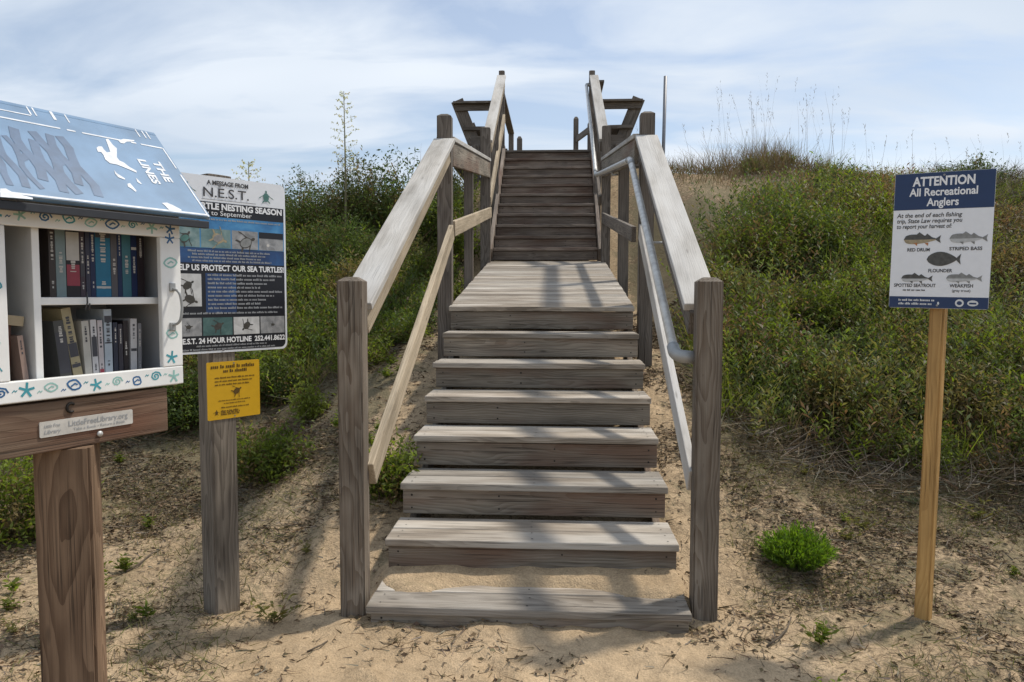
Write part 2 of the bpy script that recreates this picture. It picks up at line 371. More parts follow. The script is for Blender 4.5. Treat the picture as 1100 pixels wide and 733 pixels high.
def sea_turtle(mb, cx, cy, s, z, rot=0.0, mi=0):
    c, sn = math.cos(rot), math.sin(rot)
    def T(p): return (cx+s*(p[0]*c-p[1]*sn), cy+s*(p[0]*sn+p[1]*c))
    def P(pts, dz=0): mb.poly([T(p)+(z+dz,) for p in pts], mi)
    P([(0.5*math.cos(t), 0.36*math.sin(t)) for t in [2*math.pi*k/16 for k in range(16)]])
    P([(0.62+0.17*math.cos(t), 0.11*math.sin(t)) for t in [2*math.pi*k/10 for k in range(10)]], 0.00002)
    for q in (1, -1):
        P([(0.38, 0.2*q), (0.15, 0.3*q), (-0.05, 0.85*q), (-0.22, 0.98*q), (-0.1, 0.75*q), (0.2, 0.42*q)][::q], 0.00003)
        P([(-0.4, 0.12*q), (-0.32, 0.26*q), (-0.55, 0.5*q), (-0.7, 0.5*q)][::q], 0.00004)

# ------------------------------------------------------------------ ground
def interp(x, pts): return np.interp(x, [p[0] for p in pts], [p[1] for p in pts])
PA = [(-4, 0.0), (0.0, 0.0), (0.35, 0.0), (2.7, 0.93), (6.2, 1.5), (8.8, 3.45), (10, 3.5), (13, 2.2), (20, 0), (30, 0)]
PB = [(-4, 0.0), (0.8, 0.0), (1.4, 0.07), (2.2, 0.26), (3, 0.68), (5, 1.85), (7, 2.72), (8.4, 3.02), (9.4, 3.0), (12, 2.0), (20, 0), (30, 0)]
PC = [(-4, 0.0), (0.6, 0.0), (1.6, 0.07), (2.6, 0.32), (3.6, 0.72), (5, 1.5), (6.5, 2.3), (8, 2.4), (10, 1.6), (16, 0), (30, 0)]
def ground_z(x, y, fine=True):
    x = np.asarray(x, float); y = np.asarray(y, float)
    a = interp(y, PA); b = interp(y, PB); c = interp(y, PC)
    wr_ = sstep(0.9, 2.3, x); wl_ = sstep(0.9, 2.4, -x)
    z = a*(1-wr_-wl_)+b*wr_+c*wl_
    z = z+0.28*np.exp(-(((x-1.9)/0.8)**2+((y-8.5)/1.2)**2))
    z = z-0.11*np.maximum(0, -x-3.2)*np.clip(z, 0, 1)
    z = z+0.50*np.exp(-(((x-3.45)/1.0)**2+((y-8.7)/1.0)**2))
    dune = np.clip((z-0.15)/1.0, 0, 1)
    z = z+dune*0.22*(fbm(x*0.7+9, y*0.7+3, 11, 3)-0.5)*np.clip((np.abs(x)-0.9)/0.6, 0, 1)
    z = z*np.exp(-np.maximum(0, np.hypot(x, y)-40)/30)
    if fine:
        near = np.exp(-np.maximum(0, np.hypot(x, y-1)-7)/3)
        z = z+near*(0.075*(fbm(x*1.7, y*1.7, 21, 3)-0.5)+0.055*(fbm(x*5.0, y*5.0, 31, 3)-0.5)+0.020*(fbm(x*17, y*17, 41, 2)-0.5))
        fr_ = np.random.default_rng(77); d_ = np.zeros_like(z)
        for k in range(95):
            fx, fy, fa = fr_.uniform(-2.6, 3.2), fr_.uniform(-2.6, -0.28), fr_.normal(0, .5); sc_ = fr_.uniform(.7, 1.15)
            u_ = ((x-fx)*np.cos(fa)+(y-fy)*np.sin(fa))/(0.055*sc_); v_ = (-(x-fx)*np.sin(fa)+(y-fy)*np.cos(fa))/(0.135*sc_); q_ = u_*u_+v_*v_
            d_ += fr_.uniform(.016, .036)*(-np.exp(-q_**1.5)+0.55*np.exp(-((np.sqrt(q_)-1.55)/0.42)**2))
        z = z+d_*sstep(0.0, -0.15, y)
    # sand blown over the lowest step
    st = sstep(0.83, 0.70, np.abs(x))
    z = np.where(st > 0, z*(1-st*0.0), z)
    drift = st*sstep(0.11, 0.30, y+0.09*(vnoise(x*4.0, y*0+3, 51)-0.5)-0.05*np.exp(-((np.abs(x)-0.62)/0.12)**2)*-1)*sstep(0.62, 0.40, y)
    z = np.where(st > 0, z+drift*(0.100+0.022*sstep(0.24, 0.38, y)+0.03*(fbm(x*5, y*5, 61, 2)-0.5)-np.clip(z, -0.1, 0.1)*0.6), z)
    front = st*sstep(0.16, 0.02, y)*sstep(-0.5, -0.05, y)
    z = z-front*0.012
    return z
def gz(x, y): return float(ground_z(np.array([x]), np.array([y]))[0])
def veg_right(x, y):
    toe = 2.05-0.42*sstep(2.2, 4.5, x)-0.35*sstep(4, 6, x)+0.5*(fbm(x*1.3, y*1.3, 71, 3)-0.5)
    e = 1.16+0.28*np.clip(y-3.0, 0, 9)+0.55*(fbm(x*0.9+4, y*0.9, 75, 3)-0.5)
    m = sstep(toe, toe+0.25, y)*sstep(e, e+0.3, x)
    bare = np.exp(-(((x-2.55)/1.0)**2+((y-7.4)/0.80)**2))+np.exp(-(((x-1.55)/0.5)**2+((y-7.0)/1.3)**2))+0.5*np.exp(-(((x-3.6)/0.6)**2+((y-8.0)/0.35)**2))
    return m*np.clip(1-1.7*bare, 0, 1)*sstep(8.9, 8.3, y-0.3*(x > 5))
def veg_left(x, y):
    toe = 3.0-1.0*sstep(-2.6, -4.2, x)+0.6*(fbm(x*1.3+7, y*1.3, 81, 3)-0.5)
    e = 1.15+0.4*(fbm(x*0.9, y*1.2, 85, 3)-0.5)
    return sstep(toe, toe+0.25, y)*sstep(e, e+0.25, -x)

def axis(core0, core1, step, far):
    a = list(np.arange(core0, core1+1e-6, step)); s = step; x = core1
    while x < far: s *= 1.18; x += s; a.append(x)
    s = step; x = core0; pre = []
    while x > -far: s *= 1.18; x -= s; pre.append(x)
    return np.array(pre[::-1]+a)
gx = axis(-5.5, 6.5, 0.03, 900); gy = axis(-3.0, 4.5, 0.025, 900)
X, Y = np.meshgrid(gx, gy); Z = ground_z(X, Y)
nv = X.size; co = np.stack([X.ravel(), Y.ravel(), Z.ravel()], 1)
nx_, ny_ = len(gx), len(gy)
i = np.arange(nx_-1)[None, :]+np.arange(ny_-1)[:, None]*nx_
quads = np.stack([i, i+1, i+1+nx_, i+nx_], -1).reshape(-1, 4)
def np_mesh(name, co, faces, cols=None, fl=None, smooth=False):
    me = bpy.data.meshes.new(name); k = faces.shape[1]
    me.vertices.add(len(co)); me.vertices.foreach_set('co', co.astype(np.float32).ravel())
    me.loops.add(faces.size); me.loops.foreach_set('vertex_index', faces.astype(np.int32).ravel())
    me.polygons.add(len(faces)); me.polygons.foreach_set('loop_start', np.arange(0, faces.size, k, dtype=np.int32))
    if smooth: me.polygons.foreach_set('use_smooth', np.ones(len(faces), bool))
    if cols is not None:
        a = me.attributes.new('Col', 'FLOAT_COLOR', 'POINT'); a.data.foreach_set('color', np.concatenate([cols, np.ones((len(cols), 1))], 1).astype(np.float32).ravel())
    if fl is not None:
        for n_, v_ in fl.items():
            a = me.attributes.new(n_, 'FLOAT', 'POINT'); a.data.foreach_set('value', v_.astype(np.float32).ravel())
    me.update(calc_edges=True); me.validate(); return me
vegm = np.maximum(veg_right(X, Y), veg_left(X, Y))
def sand_material():
    m, n, l, b = new_mat('dune_sand')
    tcn = n.new('ShaderNodeTexCoord'); ob = tcn.outputs['Object']
    at = n.new('ShaderNodeAttribute'); at.attribute_name = 'litter'
    nA = noise_node(n, l, ob, 1.3, 6, 0.6); nB = noise_node(n, l, ob, 9, 6, 0.65); nC = noise_node(n, l, ob, 120, 3, 0.6); nD = noise_node(n, l, ob, 34, 5, 0.7, 0.8)
    c = ramp(n, l, nA.outputs['Fac'], [(0.3, (0.42, 0.305, 0.185)), (0.7, (0.56, 0.42, 0.27))]).outputs[0]
    c = mixc(n, l, 1.0, c, ramp(n, l, nB.outputs['Fac'], [(0.28, 0.72), (0.7, 1.13)]).outputs[0], 'MULTIPLY')
    c = mixc(n, l, 1.0, c, ramp(n, l, nC.outputs['Fac'], [(0.3, 0.78), (0.7, 1.18)]).outputs[0], 'MULTIPLY')
    # scattered organic bits, thicker towards the plants
    s = math_n(n, l, 'ADD', nD.outputs['Fac'], math_n(n, l, 'MULTIPLY', at.outputs['Fac'], 0.30))
    s = math_n(n, l, 'ADD', s, math_n(n, l, 'MULTIPLY', nB.outputs['Fac'], 0.22))
    f = ramp(n, l, s, [(0.63, 0.0), (0.80, 0.8)])
    lc = ramp(n, l, nC.outputs['Fac'], [(0.3, (0.055, 0.04, 0.026)), (0.7, (0.17, 0.125, 0.08))])
    c = mixc(n, l, f.outputs[0], c, lc.outputs[0])
    nE = noise_node(n, l, ob, 3.2, 8, 0.72, 0.6)
    se = math_n(n, l, 'ADD', nE.outputs['Fac'], math_n(n, l, 'MULTIPLY', at.outputs['Fac'], 0.22))
    c = mixc(n, l, ramp(n, l, se, [(0.545, 0.0), (0.645, 0.62)]).outputs[0], c, mixc(n, l, nD.outputs['Fac'], (0.085, 0.082, 0.042), (0.26, 0.225, 0.14)))
    l.new(c, b.inputs['Base Color']); b.inputs['Roughness'].default_value = 0.95; setin(b, 'Specular IOR Level', 0.1)
    h = math_n(n, l, 'ADD', math_n(n, l, 'MULTIPLY', nC.outputs['Fac'], 0.35), math_n(n, l, 'ADD', nB.outputs['Fac'], math_n(n, l, 'MULTIPLY', nD.outputs['Fac'], 0.6)))
    bp = n.new('ShaderNodeBump'); bp.inputs['Strength'].default_value = 0.8; bp.inputs['Distance'].default_value = 0.028
    l.new(h, bp.inputs['Height']); l.new(bp.outputs[0], b.inputs['Normal'])
    return m
path = np.exp(-((X-0.0)/0.9)**2)*sstep(0.8, 0.0, Y)
bare_s = np.exp(-(((X-2.3)/1.2)**2+((Y-7.7)/1.0)**2))
lit = np.clip((vegm*1.0)*(1-0.6*bare_s)-0.5*bare_s+0.75*sstep(0.6, 3.0, Y)*sstep(0.8, 1.3, np.abs(X))*(0.5+0.5*sstep(9, 6, Y))+0.34*sstep(0.8, 1.5, X)+0.14*sstep(-1.0, -2.0, X)-0.45*path-0.12*sstep(0.5, -0.5, Y), -0.45, 1)
ground = link('ground', np_mesh('ground', co, quads, fl={'litter': lit}, smooth=True), sand_material())
tag(ground, kind='structure')

# ------------------------------------------------------------------ wooden stairway
W2 = 0.732; RUN = 0.3765; RISE = 0.1887; Z0 = 0.08
st = empty('wooden_stairway', label='weathered grey wooden beach stairway with railings climbing over the dune', cat='stairway')
def planks_x(name, x0, x1, rows, mat, th=0.038):
    """boards lying across the stairs, one mesh; rows = (y0, y1, z_top_front, z_top_back)"""
    b = MB()
    for (y0, y1, za, zb) in rows:
        ang = math.atan2(zb-za, y1-y0); ln = math.hypot(y1-y0, zb-za)
        j = random.uniform(-0.004, 0.004)
        rot = Matrix.Rotation(ang+random.uniform(-.006, .006), 4, 'X') @ Matrix.Rotation(random.uniform(-.0018, .0018), 4, 'Y')
        b.box(((x0+x1)/2+j, (y0+y1)/2, (za+zb)/2-th/2), (x1-x0, ln, th), bev=0.006, tone=random.uniform(-0.5, 0.5), mat=rot)
        for xn in (x0+0.055, x1-0.055, (x0+x1)/2):
            for t in (0.25, 0.75):
                ex, r_ = xn+random.uniform(-.006, .006), random.uniform(.0035, .0055); yc, zc = y0+(y1-y0)*t, za+(zb-za)*t+0.0022
                b.poly([(ex+r_*math.cos(q*math.pi/4), yc+r_*math.sin(q*math.pi/4), zc) for q in range(8)], 1)
    return b.build(name, [mat, M['darkmetal']], st)
for k in range(7):
    y = RUN*k; z = Z0+RISE*k; sag = random.uniform(-.004, .004)
    xl, xr = -W2+random.uniform(-.006, .006), W2+random.uniform(-.006, .006)
    planks_x('tread', xl, xr, [(y, y+0.183, z+sag, z+sag), (y+0.190, y+RUN-0.002, z+sag, z+sag)], M['deck'])
    planks_x('riser', -W2+0.012, W2-0.010, [(y+0.022, y+0.060, z-0.040, z-0.040)], M['riser'], th=0.004)
for o in [q for q in st.children if q.name.startswith('riser')]: bpy.data.objects.remove(o)
def riser(y, ztop, h, x0, x1, mat):
    b = MB(); b.box((0, 0, 0), (x1-x0, 0.036, h), bev=0.004, tone=random.uniform(-.4, .4))
    for xn in (-(x1-x0)/2+0.05, (x1-x0)/2-0.05, random.uniform(-.3, .3)):
        for zn in (-h*.25, h*.27): r_ = random.uniform(.004, .0065); b.poly([(xn+r_*math.cos(q*math.pi/4), -0.0186, zn+r_*math.sin(q*math.pi/4)) for q in range(8)], 1)
    return b.build('riser', [mat, M['darkmetal']], st, Matrix.Translation(((x0+x1)/2, y, ztop-h/2)))
for k in range(8):
    y = RUN*k; z = Z0+RISE*k
    riser(y+0.038, z-0.040, 0.137 if k else 0.10, -W2+random.uniform(.008, .016), W2-random.uniform(.006, .016), M['riser'])
# ramped landing
LY0, LZ0, LY1, LZ1 = RUN*7, Z0+RISE*7, 6.27, 1.924
rows = []; nb = 25; st_ = (LY1-0.02-LY0)/nb
for k in range(nb):
    a = LY0+k*st_; b_ = a+st_-0.007; g = (LZ1-LZ0)/(LY1-LY0)
    rows.append((a, b_, LZ0+g*(a-LY0), LZ0+g*(b_-LY0)))
planks_x('landing_deck', -W2, W2, rows, M['deck'])
# upper flight
UR, UH, UX0, UX1 = 0.244, 0.1687, -0.735, 0.690
for k in range(11):
    y = LY1+UR*k; zt = LZ1+UH*(k+1)
    riser(y+0.045, zt-0.042, UH-0.056, UX0+0.05, UX1-0.05, M['upper'])
    if k < 10: planks_x('tread', UX0+0.045, UX1-0.045, [(y, y+UR-0.004, zt, zt)], M['upper'])
TY, TZ = LY1+UR*10, LZ1+UH*11
rows = [(TY+k*0.147, TY+k*0.147+0.140, TZ, TZ) for k in range(14)]
planks_x('top_deck', -1.56, 1.50, rows, M['greypost'])
# stringers
for s in (-1, 1):
    x = s*(W2-0.055)
    board('stringer', (x, 0.22, -0.16), (x, LY0+0.06, LZ0-0.34), 0.04, 0.20, (0, 0, 1), M['riser'], st)
    board('joist', (s*(W2-0.03), LY0+0.06, LZ0-0.14), (s*(W2-0.03), LY1, LZ1-0.14), 0.04, 0.19, (0, 0, 1), M['riser'], st)
for x in (UX0+0.02, UX1-0.02):
    board('stringer', (x, LY1-0.02, LZ1+0.02), (x, TY+0.04, TZ-0.10), 0.045, 0.30, (0, 0, 1), M['upper'], st)
for x in (-1.5, 1.44): board('joist', (x, TY+0.02, TZ-0.16), (x, TY+2.05, TZ-0.16), 0.04, 0.23, (0, 0, 1), M['greypost'], st)
board('joist', (-1.5, TY+0.02, TZ-0.16), (-0.78, TY+0.02, TZ-0.16), 0.04, 0.23, (0, 0, 1), M['greypost'], st)
board('joist', (0.74, TY+0.02, TZ-0.16), (1.44, TY+0.02, TZ-0.16), 0.04, 0.23, (0, 0, 1), M['greypost'], st)
# posts: foot of the stairs, landing (front, middle, rear), head of the stairs
post('post', -0.823, 0.14, -0.4, 1.575, 0.117, M['post'], st, yaw=0.02)
post('post', 0.815, 0.19, -0.4, 1.575, 0.115, M['post'], st, yaw=-0.03)
post('post', -0.775, LY0+0.12, 0.2, 2.93, 0.114, M['greypost'], st)
post('post', 0.828, LY0+0.12, 0.2, 2.93, 0.112, M['greypost'], st)
for (x, y, z1, wd) in ((-0.765, 4.30, 2.875, 0.088), (0.785, 4.30, 2.875, 0.10), (-0.765, 6.12, 3.565, 0.12), (0.728, 6.12, 3.57, 0.108)):
    post('post', x, y, 0.9, z1, wd, M['greypost'], st, tip=0.012)
post('post', -0.755, 7.45, 1.9, 4.08, 0.10, M['greypost'], st, tip=0.012)
post('post', 0.69, 7.45, 1.9, 4.08, 0.10, M['greypost'], st, tip=0.012)
post('post', -0.755, TY+0.06, 2.9, 5.03, 0.09, M['greypost'], st, tip=0.012)
post('post', 0.665, TY+0.06, 2.9, 5.01, 0.09, M['greypost'], st, tip=0.012)
# railings: flat cap boards, a board on edge below, a middle rail
caps = [((-0.838, 0.235, 1.437), (-0.768, LY0+0.05, 2.712), 0.168), ((0.805, 0.285, 1.437), (0.815, LY0+0.05, 2.722), 0.170),
        ((-0.78, LY0+0.19, 2.752), (-0.765, 6.05, 3.155), 0.15), ((0.80, LY0+0.19, 2.760), (0.735, 6.06, 3.155), 0.15),
        ((-0.755, 6.20, 3.41), (-0.755, TY+0.00, 4.93), 0.135), ((0.712, 6.20, 3.41), (0.690, TY+0.00, 4.91), 0.135)]
for k, (a, b_, wd) in enumerate(caps):
    a, b_ = Vector(a), Vector(b_); s = -1 if a.x < 0 else 1
    board('top_rail', a, b_, wd, 0.038, (0, 0, 1), M['cap'], st)
    if k in (2, 3):
        off = Vector((-s*0.045, 0, -0.12)); board('rail_board', a+off, b_+off, 0.036, 0.19, (0, 0, 1), M['riser'], st)
    else:
        off = Vector((-s*0.040, 0, -0.085)); board('rail_board', a+off+(b_-a)*0.006, b_+off-(b_-a)*0.03, 0.036, 0.12, (0, 0, 1), M['paleboard'] if s < 0 else M['greypost'], st)
mids = [((-0.757, 0.196, 0.638), (-0.715, LY0+0.06, 1.995)), ((0.765, 0.246, 0.618), (0.785, LY0+0.06, 1.995)),
        ((-0.72, LY0+0.18, 2.03), (-0.705, 6.10, 2.52)), ((0.74, LY0+0.18, 1.98), (0.69, 6.10, 2.45)),
        ((-0.715, 6.15, 2.66), (-0.715, TY, 4.28)), ((0.655, 6.15, 2.66), (0.635, TY, 4.28))]
for k, (a, b_) in enumerate(mids):
    board('middle_rail', a, b_, 0.038, 0.125, (0, 0, 1), M['paleboard'] if k in (0, 2, 4) else M['cap'] if k == 1 else M['greypost'], st)
# galvanised pipe handrail on the right
pts = [Vector(p) for p in ((0.676, 0.28, 1.235), (0.692, LY0+0.03, 2.548), (0.60, 6.08, 2.965), (0.575, TY, 4.77))]
def rounded(pts, r=0.09, n=5):
    o_ = [pts[0]]
    for a, b_, c in zip(pts[:-2], pts[1:-1], pts[2:]):
        p, q = b_+(a-b_).normalized()*r, b_+(c-b_).normalized()*r
        for k in range(n+1): t = k/n; o_.append(p*(1-t)**2+b_*2*t*(1-t)+q*t*t)
    return o_+[pts[-1]]
b = MB(); b.tube(rounded(pts, 0.06), 0.0235, 14); hr = b.build('handrail', M['pipe'], st)
b = MB(); d0 = (pts[0]-pts[1]).normalized()
b.tube(rounded([pts[0]-d0*0.03, pts[0]+d0*0.05, Vector((0.765, 0.225, 1.205))], 0.045, 6), 0.030, 14); b.build('elbow', M['joint'], hr)
b = MB(); b.tube([pts[3], pts[3]+Vector((0.06, 0.03, 0.02))], 0.03, 10); b.build('end_fitting', M['joint'], hr)
for a in (pts[1], pts[2]):
    for q, w_ in ((0.10, 0.035), (-0.10, 0.035)):
        i_ = pts.index(a); d_ = ((pts[i_+1] if q > 0 else pts[i_-1])-a).normalized(); b = MB(); b.tube([a+d_*0.075, a+d_*0.13], 0.0275, 14); b.build('coupling', M['joint'], hr)
for (y, xw) in ((1.45, 0.79), (4.3, 0.73), (7.45, 0.645)):
    for a, c in zip(pts[:-1], pts[1:]):
        if a.y <= y <= c.y:
            p = a+(c-a)*((y-a.y)/(c.y-a.y)); b = MB(); b.tube([p-Vector((0, 0, 0.01)), p-Vector((-0.03, 0, 0.06)), Vector((xw, y, p.z-0.06))], 0.009, 8); b.build('bracket', M['joint'], hr)
# head-of-stairs wings: front railing, leaning bench back, seat, corner posts
for s, xi, xo in ((-1, -0.80, -1.50), (1, 0.73, 1.43)):
    yb = TY+0.10
    board('top_rail', (xi, yb, 4.545), (xo-s*-0.03, yb, 4.545), 0.15, 0.036, (0, 0, 1), M['greypost'], st)
    board('rail_board', (xi, yb+0.01, 4.475), (xo, yb+0.01, 4.475), 0.036, 0.10, (0, 0, 1), M['greypost'], st)
    bn = board('bench', (xo-s*0.48, TY+0.22, TZ+0.40), (xo-s*0.48, TY+1.9, TZ+0.40), 0.40, 0.04, (0, 0, 1), M['greypost'], st)
    for yy in (TY+0.15, TY+1.85):
        for (p0, p1, wd) in (((xo-s*0.02, yy, TZ+0.82), (xo-s*0.30, yy, TZ+0.12), 0.04), ((xo-s*0.62, yy, TZ+0.0), (xo-s*0.62, yy, TZ+0.38), 0.04)):
            p0, p1 = Vector(p0), Vector(p1); mb_ = MB(); mb_.box((0, 0, 0), ((p1-p0).length, wd, 0.20), bev=0.004)
            mm = bn.matrix_basis.inverted() @ frame((p0+p1)/2, p1-p0, (1, 0, 0)); mb_.build('bench_support', M['greypost'], bn, mm)
    for q in range(3):
        c0 = Vector((xo-s*(0.06+0.082*q), TY+0.15, TZ+0.74-0.20*q)); c1 = c0+Vector((0, 1.7, 0)); mb_ = MB(); mb_.box((0, 0, 0), (1.7, 0.03, 0.15), bev=0.004)
        mm = bn.matrix_basis.inverted() @ frame((c0+c1)/2, c1-c0, (s*0.37, 0, 0.93)); mb_.build('back_slat', M['greypost'], bn, mm)
    board('middle_rail', (xi, yb, TZ+0.36), (xo-s*0.12, yb, TZ+0.37), 0.036, 0.06, (0, 0, 1), M['greypost'], st)
    board('rail_board', (xi, yb, TZ+0.10), (xo-s*0.26, yb, TZ+0.10), 0.036, 0.28, (0, 0, 1), M['greypost'], st)
    post('post', xo-s*0.34, TY+0.06, 2.3, TZ+0.10, 0.11, M['greypost'], st)
for (x, y, z1) in ((0.50, 12.0, 5.05), (0.78, 12.0, 4.95), (-0.80, 12.0, 4.85), (-0.60, 11.4, 4.55)):
    post('post', x, y, 2.0, z1, 0.10, M['greypost'], st, tip=0.05)
board('middle_rail', (0.50, 12.0, 4.60), (0.80, 10.8, 4.6), 0.036, 0.12, (0, 0, 1), M['greypost'], st)
board('top_rail', (0.80, TY+0.1, 4.86), (0.80, 12.0, 4.86), 0.12, 0.036, (0, 0, 1), M['greypost'], st)
board('top_rail', (-0.80, TY+0.1, 4.80), (-0.80, 12.0, 4.74), 0.12, 0.036, (0, 0, 1), M['greypost'], st)
# far stairs landing boards that carry the far posts
planks_x('far_deck', -0.75, 0.75, [(TY+2.06+k*0.147, TY+2.2+k*0.147, TZ-0.004, TZ-0.004) for k in range(10)], M['greypost'])
# slim steel pole behind the dune crest
pp = Vector((1.945, 10.0, gz(1.945, 10.0)-0.1)); b = MB(); b.tube([(0, 0, 0), (0.035, 0, 5.256-pp.z)], 0.030, 8); o = b.build('steel_pole', M['steel'], None, Matrix.Translation(pp))
tag(o, 'thin bare grey metal pole standing upright behind the right railing on the dune crest', 'pole')

# ------------------------------------------------------------------ turtle information sign
nT = dirw(0.7705, -0.6374); xT = dirw(0.6374, 0.7705)          # facing and width direction of the board
cT = on_plane(251, 285.5, cam2w(-1.2925, 3.479, 1.6), nT)
zt_ = 1.494+0
TW, TH = 0.580, 0.80
base = on_plane(240.5, 285, cT, nT)-nT*0.085; base = Vector((base.x, base.y, gz(base.x, base.y)))
sg = empty('information_sign', frame(base, xT, (0, 0, 1)), label='big black and blue turtle nesting notice board on a square grey post', cat='sign')
# local: x width, y away from the viewer, z up
top = 2.045-base.z
pm = post('post', 0, 0, -0.35, top, 0.125, M['signpost'], sg, tip=0.008)
pcz = cT.z-base.z; pcx = (cT-base).dot(xT)
PM = Matrix.Translation((pcx, -0.068, pcz)) @ Matrix.Rotation(math.pi/2, 4, 'X')
def rounded_rect(hw, hh, r, n=6):
    p = []
    for (cx_, cy_, a0) in ((hw-r, hh-r, 0), (-hw+r, hh-r, 90), (-hw+r, -hh+r, 180), (hw-r, -hh+r, 270)):
        for k in range(n+1): t = math.radians(a0+90*k/n); p.append((cx_+r*math.cos(t), cy_+r*math.sin(t)))
    return p
def panel(name, hw, hh, r, th, mat, parent, mtx):
    b = MB(); p = rounded_rect(hw, hh, r); n_ = len(p)
    b.add([(x, y, 0) for x, y in p]+[(x, y, -th) for x, y in p], [list(range(n_)), list(range(2*n_-1, n_-1, -1))]+[[i_, i_+n_, (i_+1) % n_+n_, (i_+1) % n_] for i_ in range(n_)])
    return b.build(name, mat, parent, mtx)
hw, hh = TW/2, TH/2
pn = panel('sign_panel', hw, hh, 0.03, 0.004, M['signwhite'], sg, PM)
e = 0.010
rb = random.Random(3)
def yy(py): # photo row at the board's middle column -> local y
    return on_plane(246.5, py, cT, nT).z-cT.z
b = MB(); hdr = yy(218.5)
p = [(x, y) for x, y in rounded_rect(hw-e, hh-e, 0.026) if y < 0]
b.poly([(hw-e, hdr, 0.0006)]+[(-hw+e, hdr, 0.0006)]+[(x, y, 0.0006) for x, y in p]); b.build('dark_field', M['black'], pn)
b = MB(); rect(b, -hw+e+.001, hw-e-.001, yy(267.5), yy(234.2), 0.0010); b.build('blue_band', M['bluegrad'], pn)
b = MB(); rect(b, -hw+e+.001, hw-e-.001, yy(283.5), yy(268), 0.0010); b.build('blue_band', M['deepblue'], pn)
b = MB(); rect(b, -0.13, 0.02, yy(336), yy(294), 0.0010); b.build('blue_block', M['deepblue'], pn)
xs = [-hw+0.012, -0.150, 0.0, 0.140, hw-0.012]
def photo(x0, x1, y0, y1, mat, turtle=None):
    b = MB(); rect(b, x0, x1, y0, y1, 0.0014); q = b.build('photo_panel', mat, pn)
    if turtle:
        for (tx, ty, ts, rot) in turtle:
            b = MB(); sea_turtle(b, tx, ty, ts, 0.0018, rot); b.build('turtle_picture', M['turtle'], q)
y0, y1 = yy(267), yy(247); ym = (y0+y1)/2; hh_ = (y1-y0)
def shell(cx, cy, r, mat):
    b = MB(); ellipse(b, cx, cy, r*1.1, r*0.72, 0.0021, rot=0.4); b.build('turtle_shell', mat, pn)
for k in range(4):
    photo(xs[k]+.003, xs[k+1]-.003, y0, y1, (M['ph_teal'], M['ph_teal'], M['ph_grey'], M['ph_grey'])[k])
def pic(k, fn, mat):
    b = MB(); fn(b, (xs[k]+xs[k+1])/2); b.build('turtle_picture', mat, pn)
pic(0, lambda b, c: sea_turtle(b, c-.008, ym-.006, hh_*.58, 0.0018, 0.9), M['turtle']); shell((xs[0]+xs[1])/2-.008, ym-.006, hh_*.22, M['turtlegreen'])
pic(1, lambda b, c: sea_turtle(b, c+.01, ym+.002, hh_*.68, 0.0018, -0.35), M['fishtan']); shell((xs[1]+xs[2])/2+.01, ym+.002, hh_*.26, M['fishmid'])
pic(2, lambda b, c: sea_turtle(b, c+.004, ym-.012, hh_*.78, 0.0018, 0.45), M['turtle']); shell((xs[2]+xs[3])/2+.004, ym-.012, hh_*.32, M['fishmid'])
pic(3, lambda b, c: rect(b, xs[3]+.003, xs[4]-.003, ym+hh_*.16, y1, 0.0018), M['black'])
pic(3, lambda b, c: ellipse(b, c-.018, ym-hh_*.22, .008, .007, 0.0018), M['plate'])
y0, y1 = yy(360), yy(341); ym = (y0+y1)/2; hh_ = (y1-y0)
for k in range(4):
    photo(xs[k]+.003, xs[k+1]-.003, y0, y1, (M['ph_grey'], M['ph_green'], M['ph_pale'], M['ph_grey'])[k],
          [((xs[k]+xs[k+1])/2, ym, hh_*(0.30, 0.5, 0.5, 0.2)[k], (0.2, 0.5, -2.4, 0.1)[k])])
y0, y1 = yy(329), yy(295)
photo(-hw+0.014, -0.150, y0, y1, M['ph_pale'], [(-0.215, (y0+y1)/2+.02, 0.045, 0.6), (-0.205, (y0+y1)/2-.04, 0.05, -0.4)])
b = MB(); z = 0.0022
put_text(b, 'A MESSAGE FROM', 0.027, -0.01, yy(198.2), z, 0.0010, width=0.205)
put_text(b, 'N.E.S.T.', 0.060, -0.02, yy(208.8), z, 0.0004, width=0.225)
rect(b, -0.14, 0.13, yy(216.2), yy(215.8), z)
b.build('lettering', M['ink'], pn)
b = MB()
put_text(b, 'SEA TURTLE NESTING SEASON', 0.038, 0.0, yy(223.4), z, 0.0016, width=TW-0.04)
put_text(b, 'May to September', 0.030, -0.03, yy(230.2), z, 0.0000, width=0.27)
put_text(b, 'HELP US PROTECT OUR SEA TURTLES!', 0.036, 0.0, yy(288.7), z, 0.0012, width=TW-0.03)
put_text(b, 'N.E.S.T. 24 HOUR HOTLINE  252.441.8622', 0.033, 0.0, yy(365.5), z, 0.0012, width=TW-0.03)
b.build('lettering', M['whiteink'], pn)
b = MB()
greek(b, -0.25, 0.26, yy(237), 0.006, z, rb)
for k in range(4): greek(b, -0.21+0.02*(k % 2), 0.21-0.03*(k % 3), yy(271+3.4*k), 0.0065, z, rb)
for k in range(9): greek(b, -0.120, 0.265-0.04*((k*5) % 4), yy(296+4.4*k), 0.0075, z, rb)
greek(b, -0.25, 0.24, yy(336.5), 0.007, z, rb)
greek(b, -0.18, 0.18, yy(371), 0.006, z, rb); greek(b, -0.25, 0.22, yy(374.5), 0.006, z, rb)
b.build('small_print', M['greyink'], pn)
for tx in (0.185, -0.205):
    b = MB(); sea_turtle(b, tx, yy(207.5), 0.042, 0.0024, math.pi/2); b.build('turtle_emblem', M['turtlegreen'], pn)
for sy in (yy(201), yy(376)):
    b = MB(); ellipse(b, -0.052, sy, 0.006, 0.006, 0.0026); b.build('screw', M['steel'], pn)
